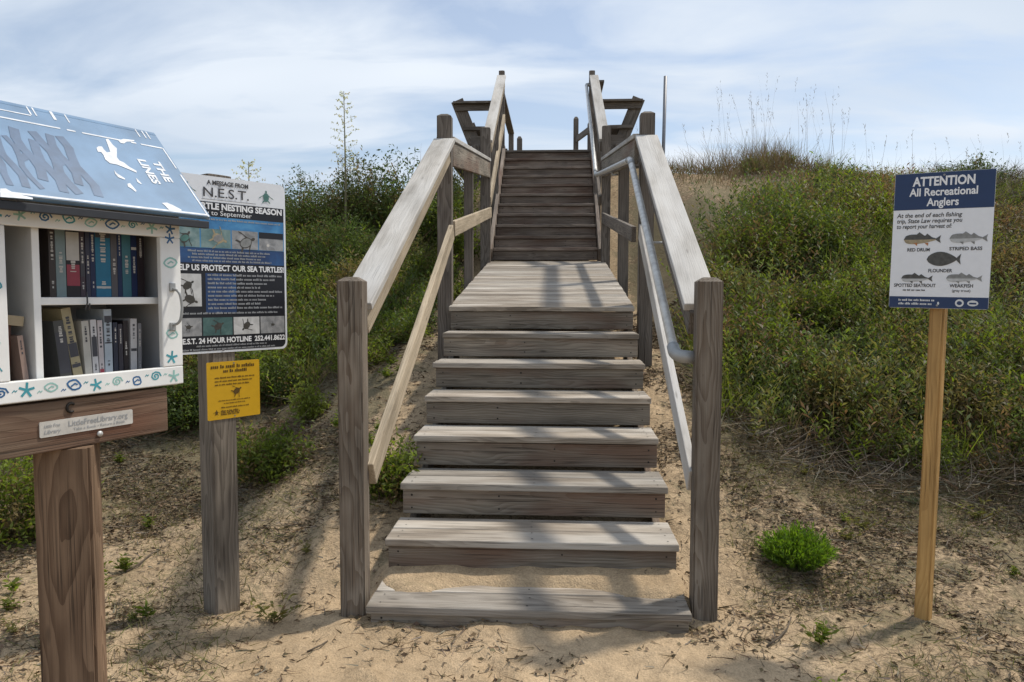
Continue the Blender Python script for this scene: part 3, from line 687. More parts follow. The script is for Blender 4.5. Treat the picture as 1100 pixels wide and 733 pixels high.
# yellow notice on the same post
cY = on_plane(250, 418, cT-nT*0.019, nT)
yo = empty('notice', frame((cY.x, cY.y, cY.z), xT, (0, 0, 1)), label='small yellow notice with turtle silhouette screwed below the big turtle board', cat='notice')
YM = Matrix.Rotation(math.pi/2, 4, 'X'); yw, yh = 0.163, 0.142
xa = (on_plane(222.5, 418, cY, nT)-cY).dot(xT); xb = (on_plane(279, 418, cY, nT)-cY).dot(xT); yw = (xb-xa)/2; xc = (xa+xb)/2
ya = on_plane(250, 449, cY, nT).z-cY.z; yb_ = on_plane(250, 388, cY, nT).z-cY.z; yh = (yb_-ya)/2; yc = (ya+yb_)/2
yp = panel('notice_panel', yw, yh, 0.006, 0.003, M['yellow'], yo, Matrix.Translation((xc, 0, yc)) @ YM)
b = MB(); k1 = yh/0.142
put_text(b, 'THIS IS A SEA TURTLE NEST', 0.020, 0, yh*0.80, 0.001, 0.0008, width=yw*1.8) if False else greek(b, -yw*.86, yw*.86, yh*0.82, 0.012, 0.001, rb)
greek(b, -yw*.4, yw*.5, yh*0.66, 0.011, 0.001, rb)
for k in range(3): greek(b, -yw*.72, yw*(.8-.1*k), yh*(0.44-0.12*k), 0.006, 0.001, rb)
for k in range(2): greek(b, -yw*(.6-.2*k), yw*(.62-.2*k), yh*(-0.36-0.10*k), 0.004, 0.001, rb)
greek(b, -yw*.5, yw*.55, yh*-0.60, 0.005, 0.001, rb)
for k in range(3): greek(b, -yw*.52, yw*.2, yh*(-0.72-0.06*k), 0.006, 0.001, rb)
b.build('lettering', M['yink'], yp)
b = MB(); sea_turtle(b, 0.012, yh*-0.06, 0.036, 0.0012, 0.55); b.build('turtle_picture', M['yink'], yp)
b = MB(); sea_turtle(b, -yw*0.68, yh*-0.76, 0.018, 0.0012, math.pi/2); b.build('turtle_emblem', M['yink'], yp)
for sy in (0.93, -0.93):
    b = MB(); ellipse(b, 0, sy*yh, 0.004, 0.004, 0.002); b.build('screw', M['steel'], yp)

# ------------------------------------------------------------------ anglers sign
nA_ = dirw(-0.55, -0.835); xA = dirw(0.835, -0.55)
cA = on_plane(1010.5, 258.5, cam2w(1.945, 3.375, 1.7), nA_)
bA = Vector((1.793, 0.152, gz(1.793, 0.152)))
asg = empty('angler_sign', frame(bA, xA, (0, 0, 1)), label='navy and white anglers sign with five fish on a yellow wooden stake', cat='sign')
loc = lambda p: frame(bA, xA, (0, 0, 1)).inverted() @ p
cl = loc(cA)
tilt = math.radians(1.0)
lean_w = Vector((0.085, 0.0, 1.6))
topl = loc(on_plane(1011, 262, cA-nA_*0.052, nA_))
pA = post('stake', 0, 0, -0.3, topl.z, 0.062, M['yellowpost'], asg, yaw=-0.20, tip=0.004, lean=((topl.x)/(topl.z), topl.y/topl.z), wy=0.062)
AM = Matrix.Translation(cl) @ Matrix.Rotation(math.pi/2, 4, 'X') @ Matrix.Rotation(-tilt, 4, 'Z')
AW, AH = 0.392/2, 0.610/2
pa = panel('sign_panel', AW, AH, 0.008, 0.004, M['signwhite'], asg, AM)
b = MB(); hd = AH*(1-2*0.270)
rect(b, -AW+.001, AW-.001, hd, AH-.001, 0.0007); b.build('header_band', M['navy'], pa)
b = MB(); rect(b, -AW+.001, AW-.001, -AH+.001, -AH*(1-2*0.085), 0.0007); b.build('footer_band', M['navy'], pa)
b = MB(); z = 0.0014
def slab(mb, word, size, x, y, wd, bold):
    put_text(mb, word, size, x, y, z, bold, width=wd)
slab(b, 'ATTENTION', 0.056, 0, AH*0.865, AW*1.24, 0.0018)
slab(b, 'All Recreational', 0.049, 0, AH*0.710, AW*1.36, 0.0011)
slab(b, 'Anglers', 0.049, 0, AH*0.560, AW*0.64, 0.0011)
b.build('lettering', M['whiteink'], pa)
b = MB()
for k, t in enumerate(('At the end of each fishing', 'trip, State Law requires you', 'to report your harvest of:')):
    put_text(b, t, 0.027, -AW*0.92, AH*(0.375-0.082*k), z, 0.0004, align='LEFT', width=AW*(1.32, 1.32, 1.12)[k], shear=0.15)
for (t, x, y, wd) in (('RED DRUM', -0.44, -0.135, 0.46), ('STRIPED BASS', 0.50, -0.125, 0.64), ('FLOUNDER', 0.02, -0.445, 0.48), ('SPOTTED SEATROUT', -0.48, -0.665, 0.86), ('WEAKFISH', 0.46, -0.665, 0.46)):
    put_text(b, t, 0.021, AW*x, AH*y, z, 0.0005, width=AW*wd)
put_text(b, '(speckled trout)', 0.016, -AW*0.48, AH*-0.685, z, 0.0002, width=AW*0.5) if False else greek(b, -AW*.72, -AW*.24, AH*-0.735, 0.006, z, rb)
put_text(b, '(gray trout)', 0.016, AW*0.46, AH*-0.735, z, 0.0002, width=AW*0.36)
b.build('lettering', M['ink'], pa)
b = MB()
for k in range(2): greek(b, -AW*.80, -AW*.06, -AH*(0.885+0.055*k), 0.007, z, rb)
ellipse(b, AW*0.44, -AH*0.915, 0.017, 0.017, z); ellipse(b, AW*0.70, -AH*0.915, 0.021, 0.013, z); ellipse(b, -AW*-0.02, -AH*0.925, 0.004, 0.007, z)
b.build('emblem', M['signgrey'], pa)
b = MB()
ellipse(b, AW*0.44, -AH*0.915, 0.010, 0.009, z+.0004); rect(b, AW*.63, AW*.77, -AH*.93, -AH*.905, z+.0004); b.build('emblem', M['navy'], pa)
for sy in (0.955, -0.955):
    b = MB(); ellipse(b, 0, AH*sy, 0.005, 0.005, z+.001); b.build('screw', M['steel'], pa)
def fish(cx, cy, ln, ht, mats, flip=False, flat=False, fin=None):
    b = MB(); s = -1 if flip else 1
    n_ = 18; up, lo = [], []
    for k in range(n_+1):
        t = k/n_
        pr = ((math.sin(math.pi*min(1, t**0.62))**0.75)*(1-0.18*t) if not flat else math.sin(math.pi*t**0.85)**0.8)+0.10*(t > 0.02)
        up.append((cx+s*(t-0.5)*ln*0.84, cy+ht*0.5*pr)); lo.append((cx+s*(t-0.5)*ln*0.84, cy-ht*0.45*pr))
    mid = [(u_[0], l_[1]+(u_[1]-l_[1])*0.45) for u_, l_ in zip(up, lo)]
    for k in range(n_):
        b.poly([mid[k]+(z,), mid[k+1]+(z,), up[k+1]+(z,), up[k]+(z,)], 0)
        b.poly([lo[k]+(z,), lo[k+1]+(z,), mid[k+1]+(z,), mid[k]+(z,)], 1)
    xe = cx+s*ln*0.40
    b.poly([(xe, cy+ht*.07, z+.0002), (xe+s*ln*.13, cy+ht*.40, z+.0002), (xe+s*ln*.10, cy, z+.0002), (xe+s*ln*.13, cy-ht*.40, z+.0002), (xe, cy-ht*.07, z+.0002)], 0)
    if not flat:
        b.poly([(cx-s*ln*.12, cy+ht*.40, z+.0002), (cx-s*ln*.02, cy+ht*.74, z+.0002), (cx+s*ln*.10, cy+ht*.40, z+.0002)], 0)
        b.poly([(cx+s*ln*.12, cy+ht*.34, z+.0002), (cx+s*ln*.18, cy+ht*.58, z+.0002), (cx+s*ln*.30, cy+ht*.22, z+.0002)], 0)
        for q in (-.16, .12): b.poly([(cx+s*ln*q, cy-ht*.36, z+.0002), (cx+s*ln*(q+.09), cy-ht*.66, z+.0002), (cx+s*ln*(q+.10), cy-ht*.34, z+.0002)], 2)
    b.build('fish_picture', mats, pa)
fish(-AW*.42, AH*.02, AW*.80, AH*.145, [M['fishback'], M['fishtan'], M['fishred']])
fish(AW*.50, AH*.025, AW*.78, AH*.135, [M['fishmid'], M['fishpale'], M['fishmid']])
fish(AW*.04, AH*-.275, AW*.72, AH*.20, [M['fishback'], M['fishback'], M['fishback']], flat=True)
fish(-AW*.48, AH*-.56, AW*.68, AH*.115, [M['fishback'], M['fishpale'], M['fishback']])
fish(AW*.46, AH*-.555, AW*.74, AH*.115, [M['fishmid'], M['fishpale'], M['fishmid']])

# ------------------------------------------------------------------ little book box on its post
D = dirw(0.479, 0.878); NN = dirw(0.878, -0.479)
Pl = cam2w(-1.289, 1.886, 0)-D*0.05                   # ground point under the left front corner of the frame
BF = frame(Pl, D, (0, 0, 1))                          # local x along the front, y into the box, z up
BW, BD, ZB, ZT = 0.58, 0.36, 1.214, 1.735
pb = cam2w(-1.258, 2.10, 0); pbl = BF.inverted() @ pb
lib = empty('book_box', BF @ Matrix.Translation((pbl.x, pbl.y, gz(pb.x, pb.y))), label='white painted book exchange box with pale blue roof on a brown timber post', cat='book box')
LI = Matrix.Translation((-pbl.x, -pbl.y, -gz(pb.x, pb.y)))     # box coordinates -> coordinates of the empty
def lb(mb, name, mats, parent=None): 
    if parent is None: return mb.build(name, mats, lib, LI)
    return mb.build(name, mats, parent)
post('post', 0, 0, -0.5, 1.0695-gz(pb.x, pb.y), 0.14, M['redwood'], lib, yaw=math.radians(-71.7)-math.atan2(0.878, 0.479)+0.0, tip=0.002)
def cbox(mb, x0, x1, y0_, y1_, z0, z1, bev=0.002, mi=0): mb.box(((x0+x1)/2, (y0_+y1_)/2, (z0+z1)/2), (x1-x0, y1_-y0_, z1-z0), mi, bev=bev)
# platform timbers
def xboard(name, x0, x1, y0_, y1_, z0, z1, mat):
    b = MB(); b.box((0, 0, 0), (x1-x0, y1_-y0_, z1-z0), bev=0.004); return b.build(name, mat, lib, LI @ Matrix.Translation(((x0+x1)/2, (y0_+y1_)/2, (z0+z1)/2)))
ap = xboard('apron_board', -0.08, 0.53, 0.012, 0.050, 1.070, 1.205, M['apron'])
xboard('apron_board', -0.08, 0.53, 0.30, 0.338, 1.070, 1.205, M['apron'])
for xq in (-0.076, 0.488):
    b = MB(); b.box((0, 0, 0), (0.246, 0.038, 0.132), bev=0.003); b.build('platform_joist', M['apron'], lib, LI @ Matrix.Translation((xq+0.019, 0.175, 1.137)) @ Matrix.Rotation(math.pi/2, 4, 'Z'))
# cabinet body: back, sides, floor, ceiling; divider and shelf
body = MB()
cbox(body, 0.006, 0.024, 0.020, BD, ZB-0.005, ZT+0.02); cbox(body, BW-0.024, BW-0.006, 0.020, BD, ZB-0.005, ZT+0.02)
cbox(body, 0.025, BW-0.025, BD-0.016, BD-0.002, ZB, ZT+0.02); cbox(body, 0.025, BW-0.025, 0.021, BD-0.017, ZB-0.004, ZB+0.040); cbox(body, 0.025, BW-0.025, 0.021, BD-0.017, ZT-0.010, ZT+0.012)
cab = lb(body, 'cabinet', M['boxin'])
g1 = MB(); rz = 2.02; ry = 0.19
for x in (0.008, BW-0.024): 
    v = [(x, 0.02, ZT+0.021), (x, BD, ZT+0.021), (x, ry, rz-0.03), (x+0.016, 0.02, ZT+0.021), (x+0.016, BD, ZT+0.021), (x+0.016, ry, rz-0.03)]
    g1.add(v, [[0, 2, 1], [3, 4, 5], [0, 1, 4, 3], [1, 2, 5, 4], [2, 0, 3, 5]])
g1.build('gable', M['white'], cab)
b = MB(); cbox(b, 0.150, 0.170, 0.030, BD-0.018, ZB+0.041, ZT-0.011); b.build('divider', M['white'], cab)
b = MB(); cbox(b, 0.1705, BW-0.0245, 0.040, BD-0.018, 1.464, 1.485); b.build('shelf', M['white'], cab)
# front frame with painted sea creatures
fr = MB(); bl_, bt, bs = 0.056, 0.067, 0.070
cbox(fr, 0, BW, 0, 0.019, ZB, ZB+bl_, 0.003); cbox(fr, 0, BW, 0, 0.019, ZT-bt, ZT+0.008, 0.003)
cbox(fr, 0, bs, 0, 0.019, ZB+bl_+.0005, ZT-bt-.0005, 0.003); cbox(fr, BW-bs, BW, 0, 0.019, ZB+bl_+.0005, ZT-bt-.0005, 0.003)
fo = lb(fr, 'front_frame', M['white'])
pt = MB(); rp_ = random.Random(5)
F2 = lambda u, v, z_: (u, -z_, v)
def star(u, v, r, mi):
    a0 = rp_.random()*2
    for k in range(5):
        a = a0+k*2*math.pi/5; stroke(pt, [(u, v), (u+r*math.cos(a), v+r*math.sin(a))], r*0.34, 0.0006+k*0.00004, mi, F2)
def spiral(u, v, r, mi):
    stroke(pt, [(u+r*(1-t/16)*math.cos(t*0.8), v+r*(1-t/16)*math.sin(t*0.8)*0.85) for t in range(15)], r*0.24, 0.0006, mi, F2)
def shell(u, v, r, mi):
    a = rp_.random()*6
    stroke(pt, [(u+r*math.cos(t*0.52+a)*(1+.25*math.cos(t)), v+r*0.8*math.sin(t*0.52+a)) for t in range(13)], r*0.28, 0.0006, mi, F2)
    stroke(pt, [(u-r*.5, v-r*.2), (u+r*.1, v+r*.2), (u+r*.5, v)], r*0.24, 0.0010, mi, F2)
def squiggle(u, v, r, mi): stroke(pt, [(u-r*.5, v-r*.2), (u-r*.1, v+r*.25), (u+r*.2, v-r*.1), (u+r*.5, v+r*.2)], r*0.2, 0.0006, mi, F2)
kinds = [spiral, star, shell, shell, star, spiral, shell]
for k in range(9): kinds[k % 7](0.045+0.0625*k, ZB+bl_/2+rp_.uniform(-.004, .004), rp_.uniform(.014, .019), k % 3)
for k in range(8): squiggle(0.078+0.0625*k, ZB+bl_/2+rp_.uniform(-.008, .008), 0.012, (k+1) % 3)
for k in range(9): kinds[(k*3+1) % 7](0.045+0.0625*k, ZT-bt/2-0.006+rp_.uniform(-.004, .004), rp_.uniform(.014, .018), (k+1) % 3)
for k in range(8): squiggle(0.078+0.0625*k, ZT-bt/2-0.004+rp_.uniform(-.008, .008), 0.012, k % 3)
for x in (bs/2, BW-bs/2):
    for k in range(6): 
        if x > 0.3 and k in (2, 3): continue
        kinds[(k*2+(x > .3)) % 7](x+rp_.uniform(-.006, .006), ZB+0.085+0.073*k, rp_.uniform(.014, .019), (k+1) % 3)
pt.build('painted_shells', [M['blueink'], M['teal'], M['greenink']], fo)
b = MB(); hx = BW-0.030
b.tube(rounded([Vector((hx-0.004, 0.0, 1.512)), Vector((hx, -0.030, 1.505)), Vector((hx+0.008, -0.032, 1.455)), Vector((hx, -0.030, 1.405)), Vector((hx-0.006, 0.0, 1.398))], 0.02, 5), 0.0042, 8)
b.box((hx-0.004, -0.003, 1.516), (0.020, 0.006, 0.026), bev=0.002); b.box((hx-0.006, -0.003, 1.394), (0.020, 0.006, 0.026), bev=0.002); b.build('handle', M['joint'], fo)
b = MB(); b.tube([(0.292, 0.024, 1.50), (0.296, 0.030, 1.47), (0.293, 0.034, 1.452), (0.302, 0.032, 1.447), (0.301, 0.028, 1.468)], 0.0022, 6); b.build('cord', M['ink'], cab)
# roof: two slopes, dark edge board under the front eave
e0 = Vector((0, -0.07, 1.737)); e1 = Vector((0, 0.19, 2.022)); XR0, XR1 = -0.10, BW+0.058
sl = (e1-e0); nrm = Vector((0, -sl.z, sl.y)).normalized()
b = MB(); th = 0.014
def slab_roof(e0, e1, nrm):
    t = nrm*th; v = [(XR0, e0.y, e0.z), (XR1, e0.y, e0.z), (XR1, e1.y, e1.z), (XR0, e1.y, e1.z)]
    v = v+[(p[0], p[1]-t.y, p[2]-t.z) for p in v]
    return v, [[0, 1, 2, 3], [7, 6, 5, 4], [0, 4, 5, 1], [1, 5, 6, 2], [2, 6, 7, 3], [3, 7, 4, 0]]
v, f = slab_roof(e0, e1, nrm); b.add(v, f)
e2 = Vector((0, BD+0.09, 1.737)); v, f = slab_roof(e2, e1+Vector((0, 0.001, 0)), Vector((0, sl.z, sl.y)).normalized()); b.add(v, [q[::-1] for q in f])
rf = lb(b, 'roof', M['roofblue'])
b = MB(); b.box(((XR0+XR1)/2, e0.y+0.012, e0.z-0.026), (XR1-XR0-0.004, 0.018, 0.022), bev=0.002); b.build('eave_board', M['blackedge'], rf)
b = MB(); b.box(((XR0+XR1)/2, e0.y+0.045, e0.z-0.022), (XR1-XR0-0.03, 0.03, 0.022), bev=0.002); b.build('eave_batten', M['apron'], rf)
# painting on the front slope
BFi = BF.inverted(); Pp = BF @ e0; Pn = (BF.to_3x3() @ nrm).normalized(); vdir = sl.normalized()
def rc(px, py):
    q = BFi @ on_plane(px, py, Pp, Pn); return (q.x, (q-e0).dot(vdir))
def RF(u, v, z_): return tuple(Vector((u, 0, 0))+e0+vdir*v+nrm*z_)
def pxpoly(mb, pts, z_, mi=0):
    q = [rc(*p) for p in pts]
    a = sum(q[i_][0]*q[(i_+1) % len(q)][1]-q[(i_+1) % len(q)][0]*q[i_][1] for i_ in range(len(q)))
    if a < 0: q = q[::-1]
    mb.poly([RF(p[0], p[1], z_) for p in q], mi)
def crop(px, py): return (90+px/6.107, 130+py/6.107)
b = MB(); z = 0.0010
SLn = sl.length
def rl(u0_, v0_, u1_, v1_, wd): stroke(b, [(u0_, v0_), (u1_, v1_)], wd*0.72, z, 0, RF)
rl(XR0+.006, 0.006, XR1-.006, 0.006, 0.010); 
rl(XR1-.008, 0.0, XR1-.008, SLn*0.48, 0.008); rl(XR1-.008, SLn*0.56, XR1-.008, SLn*0.80, 0.007)
vv = SLn*0.80
for (a, c) in ((0, 0.54), (0.57, 0.60), (0.63, 0.80), (0.84, 0.86), (0.885, 0.985)): rl(XR0+a*(XR1-XR0), vv, XR0+c*(XR1-XR0), vv, 0.008)
for (a, c) in ((0.0, 0.08), (0.13, 0.45)): rl(XR0+a*(XR1-XR0), vv*1.11, XR0+c*(XR1-XR0), vv*1.11, 0.006)
for a in (0.09, 0.13, 0.455, 0.475, 0.545, 0.60, 0.905, 0.935, 0.955): rl(XR0+a*(XR1-XR0), SLn*0.90, XR0+a*(XR1-XR0), SLn*0.985, 0.006 if a != .545 else .012)
pxpoly(b, [crop(*p) for p in ((82, 180), (95, 168), (118, 170), (130, 188), (150, 208), (172, 205), (160, 170), (142, 122), (158, 118), (190, 160), (216, 182), (216, 240), (232, 262), (262, 275), (300, 305), (345, 330), (345, 342), (300, 322), (262, 306), (215, 288), (170, 280), (140, 255), (128, 225), (112, 206), (92, 205))], z+.0002)
for q in (((198, 325), (215, 345), (270, 380), (268, 388), (225, 372), (205, 350)), ((340, 375), (352, 385), (380, 415), (372, 416), (350, 402)), ((285, 415), (302, 410), (345, 460), (340, 468), (310, 445), (288, 432)),
          ((510, 540), (545, 538), (585, 555), (640, 585), (640, 592), (560, 588), (530, 556)), ((225, 130), (260, 120), (330, 128), (330, 136), (280, 138), (262, 150), (240, 146))): pxpoly(b, [crop(*p) for p in q], z+.0002)
pxpoly(b, [(0, 203), (6, 203), (15, 208), (35, 213), (35, 214.6), (0, 212)], z+.0002)
def roof_text(body, pa_, pb_, hgt):
    A, B_ = Vector(rc(*pa_)), Vector(rc(*pb_)); ex = (B_-A); ln = ex.length; ex.normalize(); ey = Vector((-ex.y, ex.x))
    v, f = text_mesh(body, 0.05, 0.0018, 'LEFT'); w_ = v[:, 0].max()-v[:, 0].min(); h_ = v[:, 1].max()-v[:, 1].min()
    pts_ = []
    for p in v:
        q = A+ex*((p[0]-v[:, 0].min())/w_*ln)+ey*((p[1]-v[:, 1].min())/h_*hgt); pts_.append(RF(q.x, q.y, z+.0003))
    b.add(pts_, f)
roof_text('LINES', crop(345, 250), crop(452, 412), 0.030)
roof_text('THE', crop(440, 262), crop(535, 400), 0.030)
b.build('white_painting', M['whitepaint'], rf)
b = MB()
rl2 = random.Random(9)
for k in range(13):
    u = XR0+0.012+0.0315*k; wv_ = rl2.uniform(0.7, 1.3); j0 = rl2.choice((0, 0, 1)); j1 = rl2.choice((6, 6, 5))
    pts_ = [(u+0.008*math.sin(j*1.5+k*2.1)-0.010*j/6, SLn*(0.10+0.098*j)) for j in range(j0, j1+1)]
    stroke(b, pts_, 0.021*wv_, 0.0008+0.00006*(k % 3), 0, RF)
    if k % 3 == 1: stroke(b, [(u, SLn*0.38), (u+0.03, SLn*0.44)], 0.022, 0.00077, 0, RF)
b.build('faded_lettering', M['oldblue'], rf)
# plate, eye and bolt on the apron (local to the apron: its centre is the origin)
AI = Matrix.Translation((0.225, 0.031, 1.1375)).inverted()
nP = (BF.to_3x3() @ Vector((0, -1, 0))).normalized(); P0 = BF @ Vector((0.2, 0.011, 1.13))
def ac(px, py): q = BFi @ on_plane(px, py, P0, nP); return q.x-0.225, q.z-1.1375
xa, za_ = ac(42, 463); xb, zb_ = ac(142, 447)
pl = panel('name_plate', (xb-xa)/2, 0.021, 0.004, 0.003, M['plate'], ap, Matrix.Translation(((xa+xb)/2, -0.0225, (za_+zb_)/2)) @ Matrix.Rotation(math.pi/2, 4, 'X'))
b = MB(); pw = (xb-xa)/2
put_text(b, 'LittleFreeLibrary.org', 0.022, pw*0.22, 0.006, 0.0008, 0.0002, width=pw*1.30)
put_text(b, 'Take a Book • Return a Book', 0.011, pw*0.24, -0.011, 0.0008, 0.0001, width=pw*1.15)
put_text(b, 'Little Free', 0.013, -pw*0.76, 0.008, 0.0008, 0.0002, width=pw*0.32, shear=0.25); put_text(b, 'Library', 0.015, -pw*0.76, -0.008, 0.0008, 0.0002, width=pw*0.34, shear=0.25)
b.build('lettering', M['greyink'], pl)
b = MB(); hx, hz = ac(76, 438)
b.tube([(hx+0.011*math.cos(t), -0.021, hz+0.012*math.sin(t)) for t in [0.7+k*0.42 for k in range(12)]], 0.0038, 8); b.build('eye_hook', M['darkmetal'], ap)
b = MB(); hx, hz = ac(107, 466); b.tube([(hx, -0.019, hz), (hx, -0.024, hz)], 0.008, 10); b.build('bolt_head', M['pipe'], ap)

# ------------------------------------------------------------------ books, each one a thing
def bx(px, y): 
    q = BFi @ on_plane(px, 340, BF @ Vector((0, y, 1.4)), nP); return q.x
def book(x, th, h, d, z0, y, col, label, lean=0.0, flat=None, band=None):
    b = MB(); c = 0.0018
    b.box((th/2, d/2, h/2), (th-2*c, d-0.006, h-0.008), 1)
    b.box((c/2, d/2, h/2), (c, d, h), 0); b.box((th-c/2, d/2, h/2), (c, d, h), 0); b.box((th/2, c/2, h/2), (th-2*c, c, h), 0, bev=0)
    if band:
        for (f0, f1, mi) in band: b.poly([(0.001, -0.0004, h*f0), (th-0.001, -0.0004, h*f0), (th-0.001, -0.0004, h*f1), (0.001, -0.0004, h*f1)], 2+mi)
    if flat is None:
        lum = sum(col)/3; mi = 4 if lum > .3 else 2; k0 = random.random()
        for (fa, fb, wt) in ([(.50, .88, .22), (.12, .22, .18)] if k0 < .4 else [(.62, .90, .16)] if k0 < .7 else [(.35, .60, .20)]):
            zt_b = h*fb
            while zt_b > h*fa:
                ll = random.uniform(.002, .007); w_ = th*wt*random.uniform(.6, 1.1)
                b.poly([(th/2-w_, -0.0006, zt_b-ll), (th/2+w_, -0.0006, zt_b-ll), (th/2+w_, -0.0006, zt_b), (th/2-w_, -0.0006, zt_b)], mi); zt_b -= ll+random.choice((.0015, .0015, .006))
    m = BF @ Matrix.Translation((x, y, z0))
    if flat is not None: m = m @ flat
    else: m = m @ Matrix.Rotation(lean, 4, 'Y')
    o = b.build('book', [bookmat(tuple(c_*0.72 for c_ in col)), M['pages'], bookmat((0.45, 0.43, 0.40)), bookmat((0.26, 0.04, 0.06)), bookmat((0.05, 0.05, 0.06))], None, m)
    return tag(o, label, 'book', 'books in the book exchange box')
FZ = ZB+0.0408; SZ = 1.4855
ux = [(54.7, 62, .205, (.06, .045, .04), 'dark brown book at the left end of the upper shelf', None), (62, 73, .21, (.24, .32, .33), 'grey green book second from left on the upper shelf', None),
      (73, 88, .20, (.02, .016, .02), 'black book with white and crimson blocks on its spine on the upper shelf', [(.52, .92, 0), (.16, .46, 1)]), (88, 93.5, .195, (.07, .045, .06), 'dark mauve book right of the black and crimson one', [(.3, .7, 2)]),
      (94, 99, .20, (.05, .05, .085), 'thin slate book left of the navy and teal ones on the upper shelf', None), (99, 104.5, .205, (.015, .025, .085), 'navy book touching the left side of the wide teal book', None),
      (104.5, 121, .212, (.02, .19, .33), 'wide bright teal book in the middle of the upper shelf', [(.12, .15, 0), (.82, .9, 2)]), (121, 128, .19, (.12, .11, .12), 'grey brown book touching the right side of the wide teal book', None),
      (128, 133, .205, (.012, .03, .10), 'thin navy book left of the sea green book on the upper shelf', None), (133, 142.6, .208, (.06, .20, .25), 'sea green book between two navy books on the upper shelf', None),
      (142.6, 149, .205, (.015, .03, .10), 'navy book right of the sea green book on the upper shelf', [(.7, .74, 0)]), (149, 157, .20, (.035, .025, .03), 'blackish book at the right end of the upper shelf', None)]
for (a, c, h, col, lab, band) in ux:
    h = min(h, ZT-0.012-SZ)
    xa, xb = bx(a, 0.085), bx(c, 0.085); book(max(xa, 0.171), xb-max(xa, 0.171)-0.0012, h, 0.14, SZ, 0.085, col, lab, band=band)
lx = [(63, 76, .165, (.085, .085, .08), 'dark speckled book leaning at the left end of the lower shelf', -0.10, [(.1, .8, 2)]), (77.5, 88, .20, (.42, .36, .22), 'tall tan book leaning left on the lower shelf', -0.16, [(.15, .2, 2), (.3, .5, 4-2)]),
      (90, 98, .162, (.55, .53, .48), 'cream book right of the tall tan one on the lower shelf', -0.05, None), (98.5, 105, .165, (.66, .65, .66), 'white book with a dark title, fourth from left on the lower shelf', -0.03, [(.35, .7, 2)]),
      (105.5, 111, .163, (.60, .55, .56), 'pinkish white book left of the pale blue one', -0.02, [(.04, .12, 1)]), (111.5, 120, .195, (.46, .53, .60), 'tall pale blue book standing in the middle of the lower shelf', 0, [(.48, .50, 2), (.8, .9, 2)]),
      (121, 126, .155, (.03, .035, .06), 'thin blue black book right of the pale blue one', 0, None), (126.5, 131.5, .15, (.05, .045, .06), 'short dark grey book in the dark group of the lower shelf', 0, None),
      (132, 137.5, .16, (.028, .02, .022), 'near black book left of the thin white one on the lower shelf', 0, None), (139, 146, .165, (.64, .63, .64), 'thin white book near the right end of the lower shelf', 0.02, [(.4, .45, 2)]),
      (147, 151, .15, (.26, .26, .28), 'grey book at the right end of the lower shelf', 0.02, None)]
for (a, c, h, col, lab, ln, band) in lx:
    xa, xb = bx(a, 0.075), bx(c, 0.075); book(max(xa, 0.190), xb-max(xa, 0.190)-0.0012, h, 0.135, FZ, 0.075, col, lab, lean=ln, band=band)
book(0.050, 0.030, 0.155, 0.12, FZ, 0.09, (.05, .09, .20), 'blue book standing in the left compartment', 0)
book(0.083, 0.026, 0.165, 0.13, FZ, 0.08, (.20, .075, .05), 'reddish brown book leaning in the left compartment', 0.05)
book(0.1260, 0.014, 0.130, 0.13, FZ, 0.045, (.42, .30, .25), 'small pinkish tan book leaning at the front of the left compartment', -0.10)
book(0.046, 0.026, 0.096, 0.14, FZ+0.1925, 0.06, (.52, .42, .27), 'tan book lying flat on top of the books in the left compartment', 0, flat=Matrix.Rotation(math.radians(98), 4, 'Y'))

#VEGETATION
# ------------------------------------------------------------------ plants
def unit(v): return v/np.maximum(np.linalg.norm(v, axis=1, keepdims=True), 1e-9)
class Veg:
    def __init__(s): s.co = []; s.f4 = []; s.col = []; s.n = 0
    def leaves(s, P, Dv, Ln, Wd, col, droop=0.15):
        n = len(P)
        if n == 0: return
        Dv = unit(Dv); R = rng.normal(size=(n, 3)); S = unit(np.cross(Dv, R)); Nn = np.cross(S, Dv)
        flip = np.where(Nn[:, 2:3] < 0, -1, 1); Nn = Nn*flip
        Ln = np.broadcast_to(Ln, n)[:, None]; Wd = np.broadcast_to(Wd, n)[:, None]
        mid = P+Dv*Ln*0.5
        v = np.stack([P, mid+S*Wd/2+Nn*Wd*0.18, P+Dv*Ln-Nn*Ln*droop, mid-S*Wd/2+Nn*Wd*0.18], 1)
        s._q(v, col)
    def _q(s, v, col):
        n = len(v); s.co.append(v.reshape(-1, 3)); s.f4.append(np.arange(n*4).reshape(n, 4)+s.n); s.n += n*4
        s.col.append(np.repeat(np.clip(col, 0.004, 1), 4, axis=0))
    def blades(s, P, Dv, Ln, Wd, bend, col, seg=3):
        """tapering curved blades: seg quads each"""
        n = len(P)
        if n == 0: return
        Dv = unit(Dv); R = rng.normal(size=(n, 3)); S = unit(np.cross(Dv, R)); B = unit(np.stack([rng.normal(size=n), rng.normal(size=n), -0.35*np.ones(n)], 1))
        Ln = np.broadcast_to(Ln, n)[:, None]; Wd = np.broadcast_to(Wd, n)[:, None]; bend = np.broadcast_to(bend, n)[:, None]
        prev = None
        for k in range(seg+1):
            t = k/seg; c = P+Dv*Ln*t+B*Ln*bend*t*t; w_ = Wd*(1-0.85*t)/2
            cur = (c-S*w_, c+S*w_)
            if prev is not None: s._q(np.stack([prev[0], prev[1], cur[1], cur[0]], 1), col*(0.9+0.2*t))
            prev = cur
    def build(s, name, mat, parent=None, mtx=None, smooth=False):
        return link(name, np_mesh(name, np.concatenate(s.co), np.concatenate(s.f4), cols=np.concatenate(s.col), smooth=smooth), mat, parent, mtx)
def jit(col, n, amt=0.25):
    c = np.broadcast_to(np.asarray(col, float), (n, 3)); return c*(1+rng.uniform(-amt, amt, (n, 1)))*(1+rng.uniform(-0.08, 0.08, (n, 3)))
